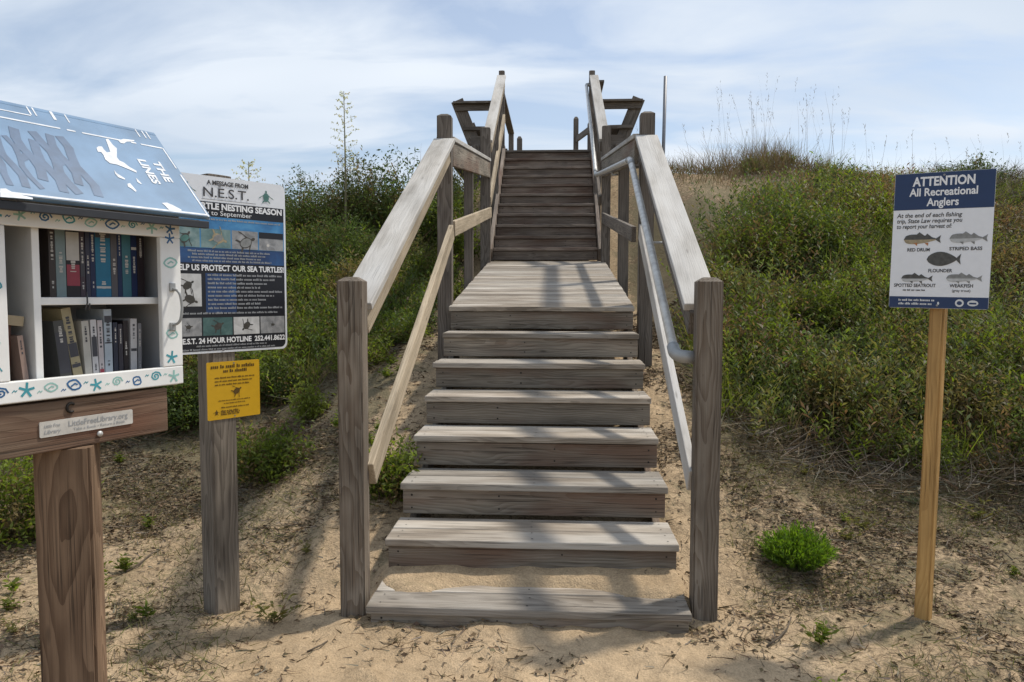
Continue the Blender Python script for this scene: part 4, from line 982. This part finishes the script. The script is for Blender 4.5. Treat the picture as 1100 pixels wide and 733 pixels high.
def scatter(maskf, x0, x1, y0, y1, n, vis=None):
    x = rng.uniform(x0, x1, n); y = rng.uniform(y0, y1, n); m = maskf(x, y); k = rng.random(n) < m; return x[k], y[k]
GREEN, DARK, OLIVE, BROWN, GREY, STRAW = (np.array(c) for c in ((0.150, 0.190, 0.036), (0.058, 0.082, 0.024), (0.150, 0.145, 0.048), (0.155, 0.105, 0.055), (0.165, 0.140, 0.105), (0.25, 0.195, 0.115)))

def cover(name, maskf, box_, nst, hfun, colfun, leaflen, leafw, per, label=None, stem_frac=0.5):
    V = Veg(); x, y = scatter(maskf, *box_, nst//15); x = np.repeat(x, 15); y = np.repeat(y, 15); n = len(x); hx = np.repeat(rng.uniform(.40, 1.45, n//15), 15); kk = rng.normal(0, .10, (2, n)); x = x+kk[0]; y = y+kk[1]; z = ground_z(x, y, True)-0.01
    h = hfun(x, y)*rng.uniform(0.65, 1.1, n)*hx; xm, ym = np.repeat(x[::15], 15), np.repeat(y[::15], 15); base = colfun(xm, ym)
    P0 = np.stack([x, y, z], 1); lean = np.stack([rng.normal(0, .12, n)+kk[0]*2.6, rng.normal(0, .12, n)+kk[1]*2.6-0.08, np.ones(n)], 1); lean = unit(lean)
    sb = rng.normal(0, .12, (n, 3)); sb[:, 2] *= 0.2
    k = rng.random(n) < stem_frac
    V.blades(P0[k], lean[k], h[k], rng.uniform(.004, .008, k.sum()), rng.uniform(0, .2, k.sum()), base[k]*0.75+BROWN*0.3, 2)
    for j in range(per):
        t = (0.12+0.88*(j+rng.random(n))/per); az = j*2.4+rng.random(n)*1.2+x*7
        p = P0+lean*(h*t)[:, None]+sb*(h*t*t)[:, None]
        d = np.stack([np.cos(az), np.sin(az), 0.35+0.9*t+rng.normal(0, .25, n)], 1)
        cc = base*(1+rng.uniform(-.28, .30, (n, 1)))*(1+rng.uniform(-.07, .07, (n, 3)))
        dead = rng.random(n) < 0.05; cc[dead] = jit(STRAW*0.7, dead.sum())
        V.leaves(p, d, leaflen*rng.uniform(.6, 1.3, n), leafw*rng.uniform(.6, 1.2, n), cc, 0.2)
    return V
def hR(x, y):
    cl = fbm(x*1.6, y*1.6, 101, 3); lush = sstep(5.6, 3.6, x)*sstep(7.6, 6.2, y)
    return (0.16+0.62*cl)*(0.60+0.5*lush)*(1-0.5*sstep(6.2, 8.0, y))
def cR(x, y):
    n = len(x); rk = lambda sd: np.repeat(rng.normal(0, sd, n//15), 15); a = fbm(x*1.1+3, y*1.1, 111, 3)+rk(.09); c = fbm(x*2.3, y*2.3+8, 121, 2)+rk(.09)
    dull = np.clip(0.9*sstep(2.7, 4.3, x-(y-3)*0.30)+0.6*sstep(5.6, 7.4, y)+0.9*sstep(2.8, 2.1, y)+0.22+0.7*sstep(.52, .64, fbm(x*0.9+2, y*0.9, 127, 2)), 0, 1)
    g = GREEN*(0.72+0.8*(a[:, None]-0.3)); g = np.where((a < 0.47)[:, None], DARK*1.2, g)
    d = np.where((c < 0.42)[:, None], OLIVE*0.8, np.where((c < 0.56)[:, None], DARK*1.6+BROWN*0.15, np.where((c < 0.64)[:, None], GREEN*0.75, BROWN*0.9)))
    k = (rng.random(n) < dull)[:, None]
    return np.where(k, d, g)
V = cover('v', lambda x, y: veg_right(x, y)*(0.16+0.84*sstep(0.40, 0.58, fbm(x*2.1+5, y*2.1, 131, 3)+0.12*sstep(5, 3.5, x))), (1.4, 9.5, 1.3, 9.6), 33000, hR, cR, 0.058, 0.018, 17)
o = V.build('dune_undergrowth', M['leaf']); tag(o, 'dense green and olive undergrowth covering the dune slope right of the stairway', 'undergrowth', kind='stuff')
def hL(x, y): return (0.16+0.44*fbm(x*1.6+2, y*1.6, 141, 3))
def cL(x, y):
    n = len(x); a = fbm(x*1.1+3, y*1.1, 151, 3)+np.repeat(rng.normal(0, .09, n//15), 15)
    g = GREEN*(0.75+0.7*(a[:, None]-0.3)); g = np.where((a < 0.46)[:, None], DARK*1.2, g); g = np.where((a > 0.64)[:, None], OLIVE*0.9, g)
    return g
V = cover('v', lambda x, y: veg_left(x, y)*(0.2+0.8*sstep(0.38, 0.56, fbm(x*2.1+5, y*2.1, 161, 3))), (-7.0, -0.9, 1.6, 9.2), 24000, hL, cL, 0.060, 0.017, 16)
o = V.build('dune_undergrowth', M['leaf']); tag(o, 'green grassy undergrowth covering the dune slope left of the stairway', 'undergrowth', kind='stuff')
# dead brush: grey and brown sticks and curling dry stems in and below the green
V = Veg()
def deadm(x, y): return veg_right(x, y+0.42)*np.clip(0.14+0.9*sstep(2.7, 2.0, y-0.12*(x-2))+0.95*sstep(2.7, 4.0, x-(y-3)*0.3)+0.35*sstep(5.6, 7.0, y), 0, 1)
x, y = scatter(deadm, 1.2, 9.0, 1.1, 9.3, 95000); n = len(x); P = np.stack([x, y, ground_z(x, y)+rng.uniform(0, .10, n)+rng.random(n)**2*0.30*sstep(2.9, 4.3, x-(y-3)*.3)], 1)
Dv = np.stack([rng.normal(0, 1, n), rng.normal(-.1, 1, n), np.abs(rng.normal(.35, .45, n))], 1)
V.blades(P, Dv, rng.uniform(.08, .36, n), rng.uniform(.004, .010, n), rng.uniform(-.3, .6, n), np.where((rng.random(n) < .55)[:, None], jit(GREY*1.15, n), np.where((rng.random(n) < .3)[:, None], jit(STRAW*.85, n), jit(BROWN*0.8, n))), 3)
x, y = scatter(lambda x, y: veg_left(x, y+0.35)*np.clip(0.25+0.6*sstep(3.4, 2.6, y), 0, 1), -6.5, -0.9, 1.6, 8.8, 24000); n = len(x); P = np.stack([x, y, ground_z(x, y)+rng.uniform(0, .10, n)], 1)
Dv = np.stack([rng.normal(0, 1, n), rng.normal(-.1, 1, n), np.abs(rng.normal(.35, .45, n))], 1)
V.blades(P, Dv, rng.uniform(.10, .34, n), rng.uniform(.003, .006, n), rng.uniform(-.3, .6, n), np.where((rng.random(n) < .45)[:, None], jit(GREY*0.85, n), jit(BROWN*0.8, n)), 3)
o = V.build('dead_brush', M['twig']); tag(o, 'tangle of dead grey and brown stems lying among the dune plants', 'brush', kind='stuff')
# fresh grass tufts between the leafy plants, both slopes
for (mf, bx_, nn, lab) in ((veg_right, (1.3, 9, 1.5, 8.3), 5200, 'fresh green grass tufts among the plants on the right dune slope'), (veg_left, (-6.5, -0.9, 1.8, 8.3), 6500, 'fresh green grass tufts among the plants on the left dune slope')):
    V = Veg(); x, y = scatter(lambda x, y: mf(x, y)*sstep(0.44, 0.6, fbm(x*1.2+31, y*1.2, 191, 3)), *bx_, nn); m = 14; x = np.repeat(x, m)+rng.normal(0, .03, len(x)*m); y = np.repeat(y, m)+rng.normal(0, .03, len(y)*m); n = len(x)
    P = np.stack([x, y, ground_z(x, y)-.01], 1); hx = np.repeat(rng.uniform(.22, .5, n//m), m); cc = np.repeat(np.where((rng.random(n//m) < .6)[:, None], GREEN*0.95, np.where((rng.random(n//m) < .5)[:, None], OLIVE, STRAW*.8)), m, axis=0)
    V.blades(P, np.stack([rng.normal(0, .34, n), rng.normal(0, .34, n), np.ones(n)], 1), hx*rng.uniform(.6, 1.1, n), rng.uniform(.006, .011, n), rng.uniform(.05, .6, n), cc*(1+rng.uniform(-.25, .3, (n, 1))), 3)
    o = V.build('grass_tufts', M['leaf']); tag(o, lab, 'grass', kind='stuff')
# dry grass on the crests and tall thin seed stalks against the sky
V = Veg()
def crest(x, y): return np.clip((1.3*np.exp(-(((x-3.2)/1.45)**2+((y-8.6)/0.6)**2))+0.7*np.exp(-(((x-1.9)/0.6)**2+((y-8.6)/0.4)**2))+0.30*sstep(7.4, 8.3, y)*sstep(1.7, 2.3, x))*(0.25+0.75*sstep(.38, .58, fbm(x*3.1, y*3.1, 201, 2))), 0, 1)
x, y = scatter(crest, 1.6, 9.5, 7.2, 9.6, 26000); n = len(x); P = np.stack([x, y, ground_z(x, y)-0.02], 1)
Dv = np.stack([rng.normal(0, .38, n), rng.normal(0, .3, n), np.ones(n)], 1); hm = np.exp(-(((x-3.3)/1.3)**2))
V.blades(P, Dv, rng.uniform(.10, .46, n)*(0.55+0.75*hm)*(0.5+fbm(x*2.6+5, y*2.6, 211, 2)), rng.uniform(.005, .010, n), rng.uniform(-.1, .5, n), np.where((rng.random(n) < .5)[:, None], jit(BROWN*1.0, n), np.where((rng.random(n) < .5)[:, None], jit(STRAW*0.7, n), jit(OLIVE*0.8, n))), 3)
n = 84; x = np.concatenate([rng.normal(3.45, .62, 50), rng.uniform(4.5, 9.0, 34)]); y = rng.uniform(8.1, 9.0, n)
P = np.stack([x, y, ground_z(x, y)], 1); Dv = np.stack([rng.normal(-.03, .16, n), rng.normal(0, .1, n), np.ones(n)], 1)
Lh = np.concatenate([rng.uniform(.6, 1.4, 50), rng.uniform(.45, 1.05, 34)])
V.blades(P, Dv, Lh, rng.uniform(.004, .008, n), rng.uniform(-.05, .15, n), jit(BROWN*0.75+STRAW*0.1, n), 4)
for q in range(10):
    t = 0.80+0.02*q; k = rng.random(n) < .55
    V.leaves((P+unit(Dv)*(Lh*t)[:, None])[k], unit(Dv)[k]+rng.normal(0, .35, (k.sum(), 3)), .045, .007, jit(STRAW*0.8, k.sum()), .1)
x, y = scatter(lambda x, y: sstep(5.6, 7, y)*sstep(8.6, 8, y)*veg_left(x, y), -6, -1.2, 5.5, 8.6, 2600); n = len(x); P = np.stack([x, y, ground_z(x, y)], 1)
V.blades(P, np.stack([rng.normal(0, .3, n), rng.normal(0, .3, n), np.ones(n)], 1), rng.uniform(.3, .8, n), rng.uniform(.003, .006, n), rng.uniform(0, .4, n), jit(BROWN*0.9+STRAW*0.15, n), 3)
o = V.build('dry_grass', M['dry']); tag(o, 'brown dry grass and thin seed stalks standing along the dune crest', 'grass', kind='stuff')
# sparse low grass on the sand, right and left of the stairs
V = Veg()
def sparse(x, y):
    c = 0.12+1.1*sstep(0.42, 0.58, fbm(x*1.9+11, y*1.9+2, 171, 4))
    return np.clip(c*(sstep(0.95, 1.3, x)+0.4*sstep(-1.0, -1.5, x))*sstep(3.2, 2.2, y)*sstep(-2.6, -1.6, y), 0, 1)
x, y = scatter(sparse, -3.4, 5.5, -2.3, 3.0, 230000); n = len(x); P = np.stack([x, y, ground_z(x, y)-0.005], 1)
V.blades(P, np.stack([rng.normal(0, .9, n), rng.normal(0, .9, n), np.abs(rng.normal(.5, .3, n))], 1), rng.uniform(.025, .10, n), rng.uniform(.003, .006, n), rng.uniform(-.2, .7, n),
         np.where((rng.random(n) < .50)[:, None], jit(OLIVE*0.65+GREEN*.2, n), np.where((rng.random(n) < .5)[:, None], jit(GREY*0.95, n), jit(STRAW*0.75, n))), 3)
o = V.build('sparse_grass', M['dry']); tag(o, 'thin olive and grey grass creeping over the pale sand', 'grass', kind='stuff')
# litter: twigs, stem bits, dead leaves, seed husks on the sand
V = Veg()
def litm(x, y):
    c = fbm(x*2+1, y*2+6, 181, 3); d = np.clip(0.12+0.9*sstep(0.44, 0.62, c), 0, 1)*(1-0.3*sstep(0.3, -0.8, y))
    p_ = np.exp(-(x/0.75)**2)*sstep(0.3, -0.2, y)
    return np.clip(d*(0.35+0.65*sstep(0.4, 2.6, y)+0.3*sstep(.9, 1.6, np.abs(x)))*(1-0.75*p_), 0, 1)*(np.abs(x) < 0.72)*(y < 0.1)+np.clip(d*(0.35+0.65*sstep(0.4, 2.6, y)+0.25*sstep(.9, 1.6, np.abs(x))), 0, 1)*(np.abs(x) >= 0.72)
x, y = scatter(litm, -4.6, 5.8, -2.3, 4.8, 380000); n = len(x); P = np.stack([x, y, ground_z(x, y)+0.003], 1)
V.blades(P, np.stack([rng.normal(0, 1, n), rng.normal(0, 1, n), rng.uniform(0, .22, n)], 1), rng.uniform(.012, .10, n), rng.uniform(.003, .008, n), rng.uniform(-.3, .5, n),
         np.where((rng.random(n) < .6)[:, None], jit(BROWN*0.85, n, .45), jit(GREY*1.0, n, .4)), 2)
k = rng.random(n) < .5
V.leaves(P[k]+np.array([0, 0, .004]), np.stack([rng.normal(0, 1, k.sum()), rng.normal(0, 1, k.sum()), rng.uniform(-.1, .3, k.sum())], 1), rng.uniform(.014, .038, k.sum()), rng.uniform(.008, .020, k.sum()), jit(BROWN*0.75+GREY*0.25, k.sum(), .5), .1)
o = V.build('sand_litter', M['twig']); tag(o, 'scattered twigs, husks and dead leaf bits on the sand', 'litter', kind='stuff')

# shrubs: foliage on branching twigs; four kinds copied along the left crest
def make_shrub(seed, rx, rz, base, nt_, name='shrub'):
    global rng
    keep = rng; rng = np.random.default_rng(seed)
    F, B = Veg(), Veg(); n = nt_
    th = rng.uniform(0, 2*np.pi, n); ph = np.arccos(rng.uniform(-0.05, 1, n)); rr = rng.uniform(.55, 1.0, n)**0.5*(0.75+0.5*fbm(np.cos(th)*1.5+ph+seed, np.sin(th)*1.5+5, seed, 2))
    tip = np.stack([rx*rr*np.sin(ph)*np.cos(th), rx*rr*np.sin(ph)*np.sin(th), 0.12+rz*rr*np.cos(ph)], 1)
    root = np.stack([rng.normal(0, .12*rx, n), rng.normal(0, .12*rx, n), np.zeros(n)-0.05], 1)
    d = tip-root; ln = np.linalg.norm(d, axis=1)
    B.blades(root, d, ln*1.02, rng.uniform(.006, .013, n), np.zeros(n), jit(BROWN*0.65+GREY*0.12, n), 3)
    bare = rng.random(n) < 0.22
    B.blades(tip[bare], d[bare]+rng.normal(0, .25, (bare.sum(), 3))*ln[bare][:, None], rng.uniform(.12, .34, bare.sum()), .004, .1, jit(BROWN*0.8, bare.sum()), 3)
    per = 46
    tone = 1+rng.uniform(-.3, .35, (n, 1)); cl = np.where(rng.random((n, 1)) < .14, BROWN*0.85+GREEN*0.15, base*tone)
    live = rng.random(n) < 0.90
    for j in range(per):
        t = rng.uniform(.45, 1.04, n)
        p = root+d*t[:, None]+rng.normal(0, .045, (n, 3))
        q = d/ln[:, None]*0.5+rng.normal(0, .75, (n, 3))
        k = live
        F.leaves(p[k], q[k], rng.uniform(.025, .058, k.sum()), rng.uniform(.010, .020, k.sum()), (cl*(1+rng.uniform(-.22, .25, (n, 1))))[k], .15)
    rng = keep
    return F, B
protos = []
for s_, (rx, rz, base) in enumerate(((0.62, 0.80, DARK*1.25), (0.55, 0.66, GREEN*0.62+DARK*0.3), (0.70, 0.72, OLIVE*0.55+DARK*0.5), (0.50, 0.88, DARK*1.0+BROWN*0.12))):
    protos.append(make_shrub(300+s_, rx, rz, base, 190))
sl_ = []
spots = [(-1.50, 6.7, 1, 1.25), (-1.95, 6.7, 0, 1.32), (-2.55, 6.6, 3, 1.1), (-3.25, 6.4, 0, 1.0), (-3.9, 6.2, 2, .9), (-4.6, 6.1, 1, .95), (-1.75, 5.7, 2, .85), (-2.45, 5.5, 0, .85), (-3.1, 5.3, 3, .8), (-3.8, 5.1, 1, .85), (-4.7, 5.0, 2, .8), (-1.5, 7.8, 3, .9), (-2.3, 7.6, 2, 1.0), (-3.0, 7.5, 0, .9), (-5.4, 5.6, 0, .9)]
kindlab = ['dark evergreen shrub with bare twig tips growing on the left dune', 'mid green bushy shrub growing on the left dune', 'olive toned spreading shrub growing on the left dune', 'narrow dark shrub with brownish twigs growing on the left dune']
first = {}
for i_, (x, y, kd, sc_) in enumerate(spots):
    if kd not in first:
        r_ = empty('dune_shrub'); F, B = protos[kd]; F.build('foliage', M['leaf'], r_); B.build('branches', M['twig'], r_); first[kd] = r_
    else:
        r_ = first[kd].copy(); C.objects.link(r_)
        for ch in list(first[kd].children):
            c_ = ch.copy(); C.objects.link(c_); c_.parent = r_
    r_.location = (x, y, gz(x, y)-0.03); r_.rotation_euler = (0, 0, rng.uniform(0, 6.28)); r_.scale = (sc_,)*3
    tag(r_, kindlab[kd], 'shrub', 'shrubs on the left dune')
# bushes on both slopes, copied from four kinds made for them
KB = [('bright yellowish green leafy bush on the %s dune slope', GREEN*1.0, .46, .44, 150), ('deep green leafy bush on the %s dune slope', GREEN*.55+DARK*.35, .50, .46, 150), ('very dark green bush on the %s dune slope', DARK*1.1, .46, .50, 140), ('half dead olive brown bush on the %s dune slope', OLIVE*.65+BROWN*.35, .48, .40, 110)]  # each kind has its own leaf colour, from bright to very dark
kp = [make_shrub(330+q, k_[2], k_[3], k_[1], k_[4]) for q, k_ in enumerate(KB)]
kp = [(np_mesh('foliage', np.concatenate(F.co), np.concatenate(F.f4), cols=np.concatenate(F.col)), np_mesh('branches', np.concatenate(B.co), np.concatenate(B.f4), cols=np.concatenate(B.col))) for F, B in kp]
def place_bush(x, y, kd, sc_, side):
    r_ = empty('slope_bush'); link('foliage', kp[kd][0], M['leaf'], r_); link('branches', kp[kd][1], M['twig'], r_)
    r_.location = (x, y, gz(x, y)-.04); r_.rotation_euler = (rng.normal(0, .08), rng.normal(0, .08), rng.uniform(0, 6.28)); r_.scale = (sc_*rng.uniform(.85, 1.2), sc_*rng.uniform(.85, 1.2), sc_*rng.uniform(.8, 1.15))
    tag(r_, KB[kd][0] % side, 'bush', 'bushes on the %s dune slope' % side)
placed = []
for side, cnt, (x0, x1, y0, y1), mf in (('right', 62, (1.5, 8.0, 1.9, 7.9), veg_right), ('left', 34, (-5.5, -1.15, 2.6, 6.0), veg_left)):
    k = 0; tries = 0
    while k < cnt and tries < 4000:
        tries += 1; x, y = rng.uniform(x0, x1), rng.uniform(y0, y1)
        if float(mf(np.array([x]), np.array([y]))[0]) < .8 or any((x-a)**2+(y-b_)**2 < .42**2 for a, b_ in placed): continue
        placed.append((x, y)); k += 1; u_ = rng.random()
        if side == 'right': dullp = float(np.clip(.30+.68*sstep(2.9, 4.4, x-(y-3)*.3)+.3*sstep(5.5, 7, y), 0, 1))
        else: dullp = .14
        kd = (2 if rng.random() < .35 else 3) if u_ < dullp else (0 if rng.random() < .66 else 1)
        place_bush(x, y, kd, rng.uniform(.55, 1.05), side)
# darker bushes near the sign post and under the book box
def bush(name, x, y, rx, rz, base, nt_, seed, label, cat='bush'):
    F, B = make_shrub(seed, rx, rz, base, nt_); r_ = empty(name); F.build('foliage', M['leaf'], r_); B.build('branches', M['twig'], r_)
    r_.location = (x, y, gz(x, y)-0.02); return tag(r_, label, cat)
p = on_plane(290, 505, Vector((0, 0, .28)), Vector((0, 0, 1))); bush('low_bush', p.x, p.y, .30, .26, GREEN*0.6+DARK*.3, 90, 411, 'low leafy bush on the sand just right of the turtle sign post')
p = on_plane(12, 570, Vector((0, 0, .1)), Vector((0, 0, 1))); bush('leafy_bush', p.x-0.05, p.y+.15, .36, .42, GREEN*0.95, 110, 412, 'bright leafy bush behind the book box post at the left edge')
p = on_plane(205, 470, Vector((0, 0, .3)), Vector((0, 0, 1))); bush('dark_bush', p.x, p.y, .35, .40, DARK*1.2, 100, 413, 'dark bush behind the turtle sign, below the book box corner')
p = on_plane(415, 500, Vector((0, 0, .25)), Vector((0, 0, 1))); bush('weed_clump', -0.86, 1.1, .17, .26, GREEN*0.9, 40, 414, 'leafy weed clump growing against the left side of the steps')
p = on_plane(335, 490, Vector((0, 0, .2)), Vector((0, 0, 1))); bush('weed_clump', p.x, p.y, .13, .22, GREEN*0.8+OLIVE*.3, 26, 415, 'small yellowish weed left of the front left stair post')
# the round bright bush on the right-hand sand: tightly packed upright shoots
V = Veg(); n = 420
a = rng.uniform(0, 2*np.pi, n); q = np.sqrt(rng.random(n)); dx, dy = q*np.cos(a), q*np.sin(a)
root = np.stack([dx*.06, dy*.06, np.zeros(n)], 1); d = np.stack([dx*.145, dy*.13, .215*np.sqrt(np.maximum(0.10, 1-0.85*q*q))], 1)*rng.uniform(.78, 1.08, (n, 1))*(0.92+0.16*np.sin(a*2.5+1)**2)[:, None]
V.blades(root, d, np.linalg.norm(d, axis=1), .003, 0, jit(DARK*1.3, n), 1)
for j in range(16):
    t = rng.uniform(.35, 1.0, n)[:, None]; V.leaves(root+d*t, unit(d)+rng.normal(0, .5, (n, 3))+np.array([0, 0, .35]), rng.uniform(.018, .034, n), .0062, jit(np.array((.125, .20, .032)), n, .35), .1)
p = on_plane(860, 614, Vector((0, 0, .07)), Vector((0, 0, 1)))
o = V.build('round_bush', M['leaf'], None, Matrix.Translation((p.x, p.y+.06, gz(p.x, p.y+.06)-.01))); tag(o, 'small round bright green bush alone on the sand right of the stairs', 'bush')
# rosette beside the anglers stake, seedlings on the sand
def rosette(name, px, py, zg, n, ln, wd, col, label, up=0.8):
    p = on_plane(px, py, Vector((0, 0, zg)), Vector((0, 0, 1))); V = Veg(); a = rng.uniform(0, 2*np.pi, n)
    V.blades(np.zeros((n, 3)), np.stack([np.cos(a), np.sin(a), rng.uniform(.3, 1.6, n)*up], 1), rng.uniform(.6, 1.1, n)*ln, wd, rng.uniform(0, .4, n), jit(np.array(col), n), 3)
    return tag(V.build(name, M['leaf'], None, Matrix.Translation((p.x, p.y, gz(p.x, p.y)-.005))), label, 'plant')
rosette('spiky_rosette', 985, 556, 0.05, 26, .17, .012, (.10, .115, .07), 'grey green spiky rosette just left of the anglers sign stake')
def seedling(px, py, zg, h, nl, ll, lw, col, label, name='seedling', leafless=False):
    p = on_plane(px, py, Vector((0, 0, zg)), Vector((0, 0, 1))); V = Veg(); ns = 3
    for k in range(ns):
        dv = np.array([[rng.normal(0, .25), rng.normal(0, .25), 1.0]]); hh2 = h*rng.uniform(.6, 1.05)
        V.blades(np.zeros((1, 3)), dv, hh2, .004, .08, jit(BROWN*.8+np.array(col)*.4, 1), 3)
        if not leafless:
            t = rng.uniform(.25, 1, nl)[:, None]; a = rng.uniform(0, 6.28, nl)
            V.leaves(unit(dv)*hh2*t, np.stack([np.cos(a), np.sin(a), .5+.3*rng.random(nl)], 1), ll*rng.uniform(.7, 1.2, nl), lw, jit(np.array(col), nl), .2)
    return tag(V.build(name, M['leaf'] if not leafless else M['twig'], None, Matrix.Translation((p.x, p.y, gz(p.x, p.y)-.004))), label, 'plant')
seedling(158, 664, 0, .075, 7, .05, .018, GREEN*.9, 'tiny green seedling on the sand right of the book box post')
seedling(133, 668, 0, .085, 5, .035, .008, STRAW*.7, 'tiny straw coloured sprout left of the green seedling')
seedling(14, 640, 0, .085, 12, .04, .014, GREEN*.9+OLIVE*.3, 'small green sprout at the left edge of the sand')
seedling(822, 500, .15, .26, 12, .06, .016, GREEN*.85, 'upright leafy sprig on the sand right of the front right post', 'sprig')
seedling(788, 505, .12, .24, 16, .05, .011, OLIVE*.8, 'olive sprig between the right post and the leafy sprig', 'sprig')
seedling(900, 515, .14, .22, 16, .05, .013, GREEN*.65, 'darker sprig at the foot of the right slope', 'sprig')
seedling(183, 655, 0, .18, 0, 0, 0, BROWN, 'thin dead brown stem standing between the book box and the turtle sign', 'dead_stem', True)
seedling(198, 700, 0, .12, 0, 0, 0, BROWN, 'short reddish dead stem in front of the turtle sign post', 'dead_stem', True)
seedling(160, 560, .1, .42, 0, 0, 0, BROWN, 'tall thin dead stem in the shade behind the book box post', 'dead_stem', True)
# small weeds sprouting from the sand
def weed_proto(seed, col, nl, h):
    V = Veg(); ns = 7
    for k in range(ns):
        dv = np.array([[rng.normal(0, .5), rng.normal(0, .5), 1.0]]); hh2 = h*rng.uniform(.5, 1.05)
        V.blades(np.zeros((1, 3)), dv, hh2, .004, .08, jit(BROWN*.6+np.array(col)*.4, 1), 2)
        t = rng.uniform(.15, 1, nl)[:, None]; a = rng.uniform(0, 6.28, nl)
        V.leaves(unit(dv)*hh2*t, np.stack([np.cos(a), np.sin(a), .3+.5*rng.random(nl)], 1), .032*rng.uniform(.6, 1.3, nl), .011, jit(np.array(col), nl), .2)
    return np_mesh('sand_weed', np.concatenate(V.co), np.concatenate(V.f4), cols=np.concatenate(V.col))
wp = [weed_proto(1, GREEN*.9, 10, .10), weed_proto(2, OLIVE*.9, 9, .13), weed_proto(3, GREEN*.6+OLIVE*.2, 12, .08)]
for side, cnt, (x0, x1, y0, y1), lab in ((1, 34, (1.1, 4.2, -1.2, 2.3), 'small green weed sprouting from the sand right of the stairway'), (-1, 26, (-3.3, -1.0, -0.6, 2.9), 'small green weed sprouting from the sand left of the stairway')):
    for k in range(cnt):
        x, y = rng.uniform(x0, x1), rng.uniform(y0, y1)
        if abs(x-1.49) < .3 and abs(y-.85) < .3: continue
        o = link('sand_weed', wp[k % 3], M['leaf'], None, Matrix.Translation((x, y, gz(x, y)-.006)) @ Matrix.Rotation(rng.uniform(0, 6.28), 4, 'Z') @ Matrix.Scale(rng.uniform(.6, 1.3), 4))
        tag(o, lab, 'weed', 'weeds on the sand right of the stairs' if side > 0 else 'weeds on the sand left of the stairs')
# twigs lying on the sand
def twig(pxs, r, label):
    P = [on_plane(a, c, Vector((0, 0, 0)), Vector((0, 0, 1))) for a, c in pxs]; b0 = P[0]; b = MB()
    b.tube([Vector((q.x-b0.x, q.y-b0.y, gz(q.x, q.y)-gz(b0.x, b0.y)+r*1.1+(0.012 if 0 < i_ < len(P)-1 else 0))) for i_, q in enumerate(P)], [r*(1-.5*i_/len(P)) for i_ in range(len(P))], 6)
    q = P[0]; o = b.build('fallen_twig', plain('bark', (.11, .085, .06), .9, 0, .3, 60), None, Matrix.Translation((q.x, q.y, gz(q.x, q.y)))); tag(o, label, 'twig')
twig([(136, 616), (150, 610), (163, 601), (172, 595)], .006, 'forked grey twig on the sand right of the book box post')
twig([(824, 690), (838, 684), (846, 676), (850, 664)], .005, 'crooked dark twig on the sand right of the stairs')
twig([(330, 700), (345, 694), (352, 686)], .004, 'short twig on the sand in front of the left stair post')
# pale flower stalks above the left shrubs
def flower_stalk(x, y, ztop, nb_, label, zs=0.55):
    z0 = gz(x, y); h = ztop-z0; V, Fl = Veg(), Veg()
    r_ = empty('flower_stalk', label=label, cat='plant'); r_.location = (x, y, z0)
    b = MB(); b.tube([(0, 0, -.05), (.01, 0, h*.5), (0, 0, h)], [.016, .011, .004], 7); b.build('stalk', plain('stalk_bark', (.16, .15, .09), .8, 0, .2, 30), r_)
    n = nb_; t = np.linspace(zs, .99, n); a = np.arange(n)*2.4; ln = 0.055+0.13*np.sin(np.clip((1-t)/(1-zs), 0, 1)*2.2)
    P0 = np.stack([0*t, 0*t, h*t], 1); Dv = np.stack([np.cos(a), np.sin(a), 0.35+0*t], 1)
    V.blades(P0, Dv, ln, .004, 0, jit(OLIVE, n), 2)
    for j in range(9):
        q = rng.uniform(.3, 1.05, n)[:, None]
        Fl.leaves(P0+unit(Dv)*ln[:, None]*q, rng.normal(0, 1, (n, 3))+np.array([0, 0, -.3]), .026, .016, jit(np.array((.46, .45, .26)), n, .2), .2)
    V.build('side_stems', M['twig'], r_); Fl.build('blossom', M['leaf'], r_)
    if True:
        L_ = Veg(); m = 40; a = rng.uniform(0, 6.28, m); L_.blades(np.zeros((m, 3))+np.array([0, 0, .1]), np.stack([np.cos(a), np.sin(a), rng.uniform(.4, 1.4, m)], 1), rng.uniform(.35, .55, m), .03, .15, jit(DARK*1.4, m), 3); L_.build('leaf_rosette', M['leaf'], r_)
flower_stalk(-2.51, 6.0, 4.0, 44, 'tall pale flower stalk rising above the shrubs left of the stairway', .50)
flower_stalk(-3.11, 4.5, 2.885, 22, 'small yellowish flower stalk showing behind the turtle sign top', .78)
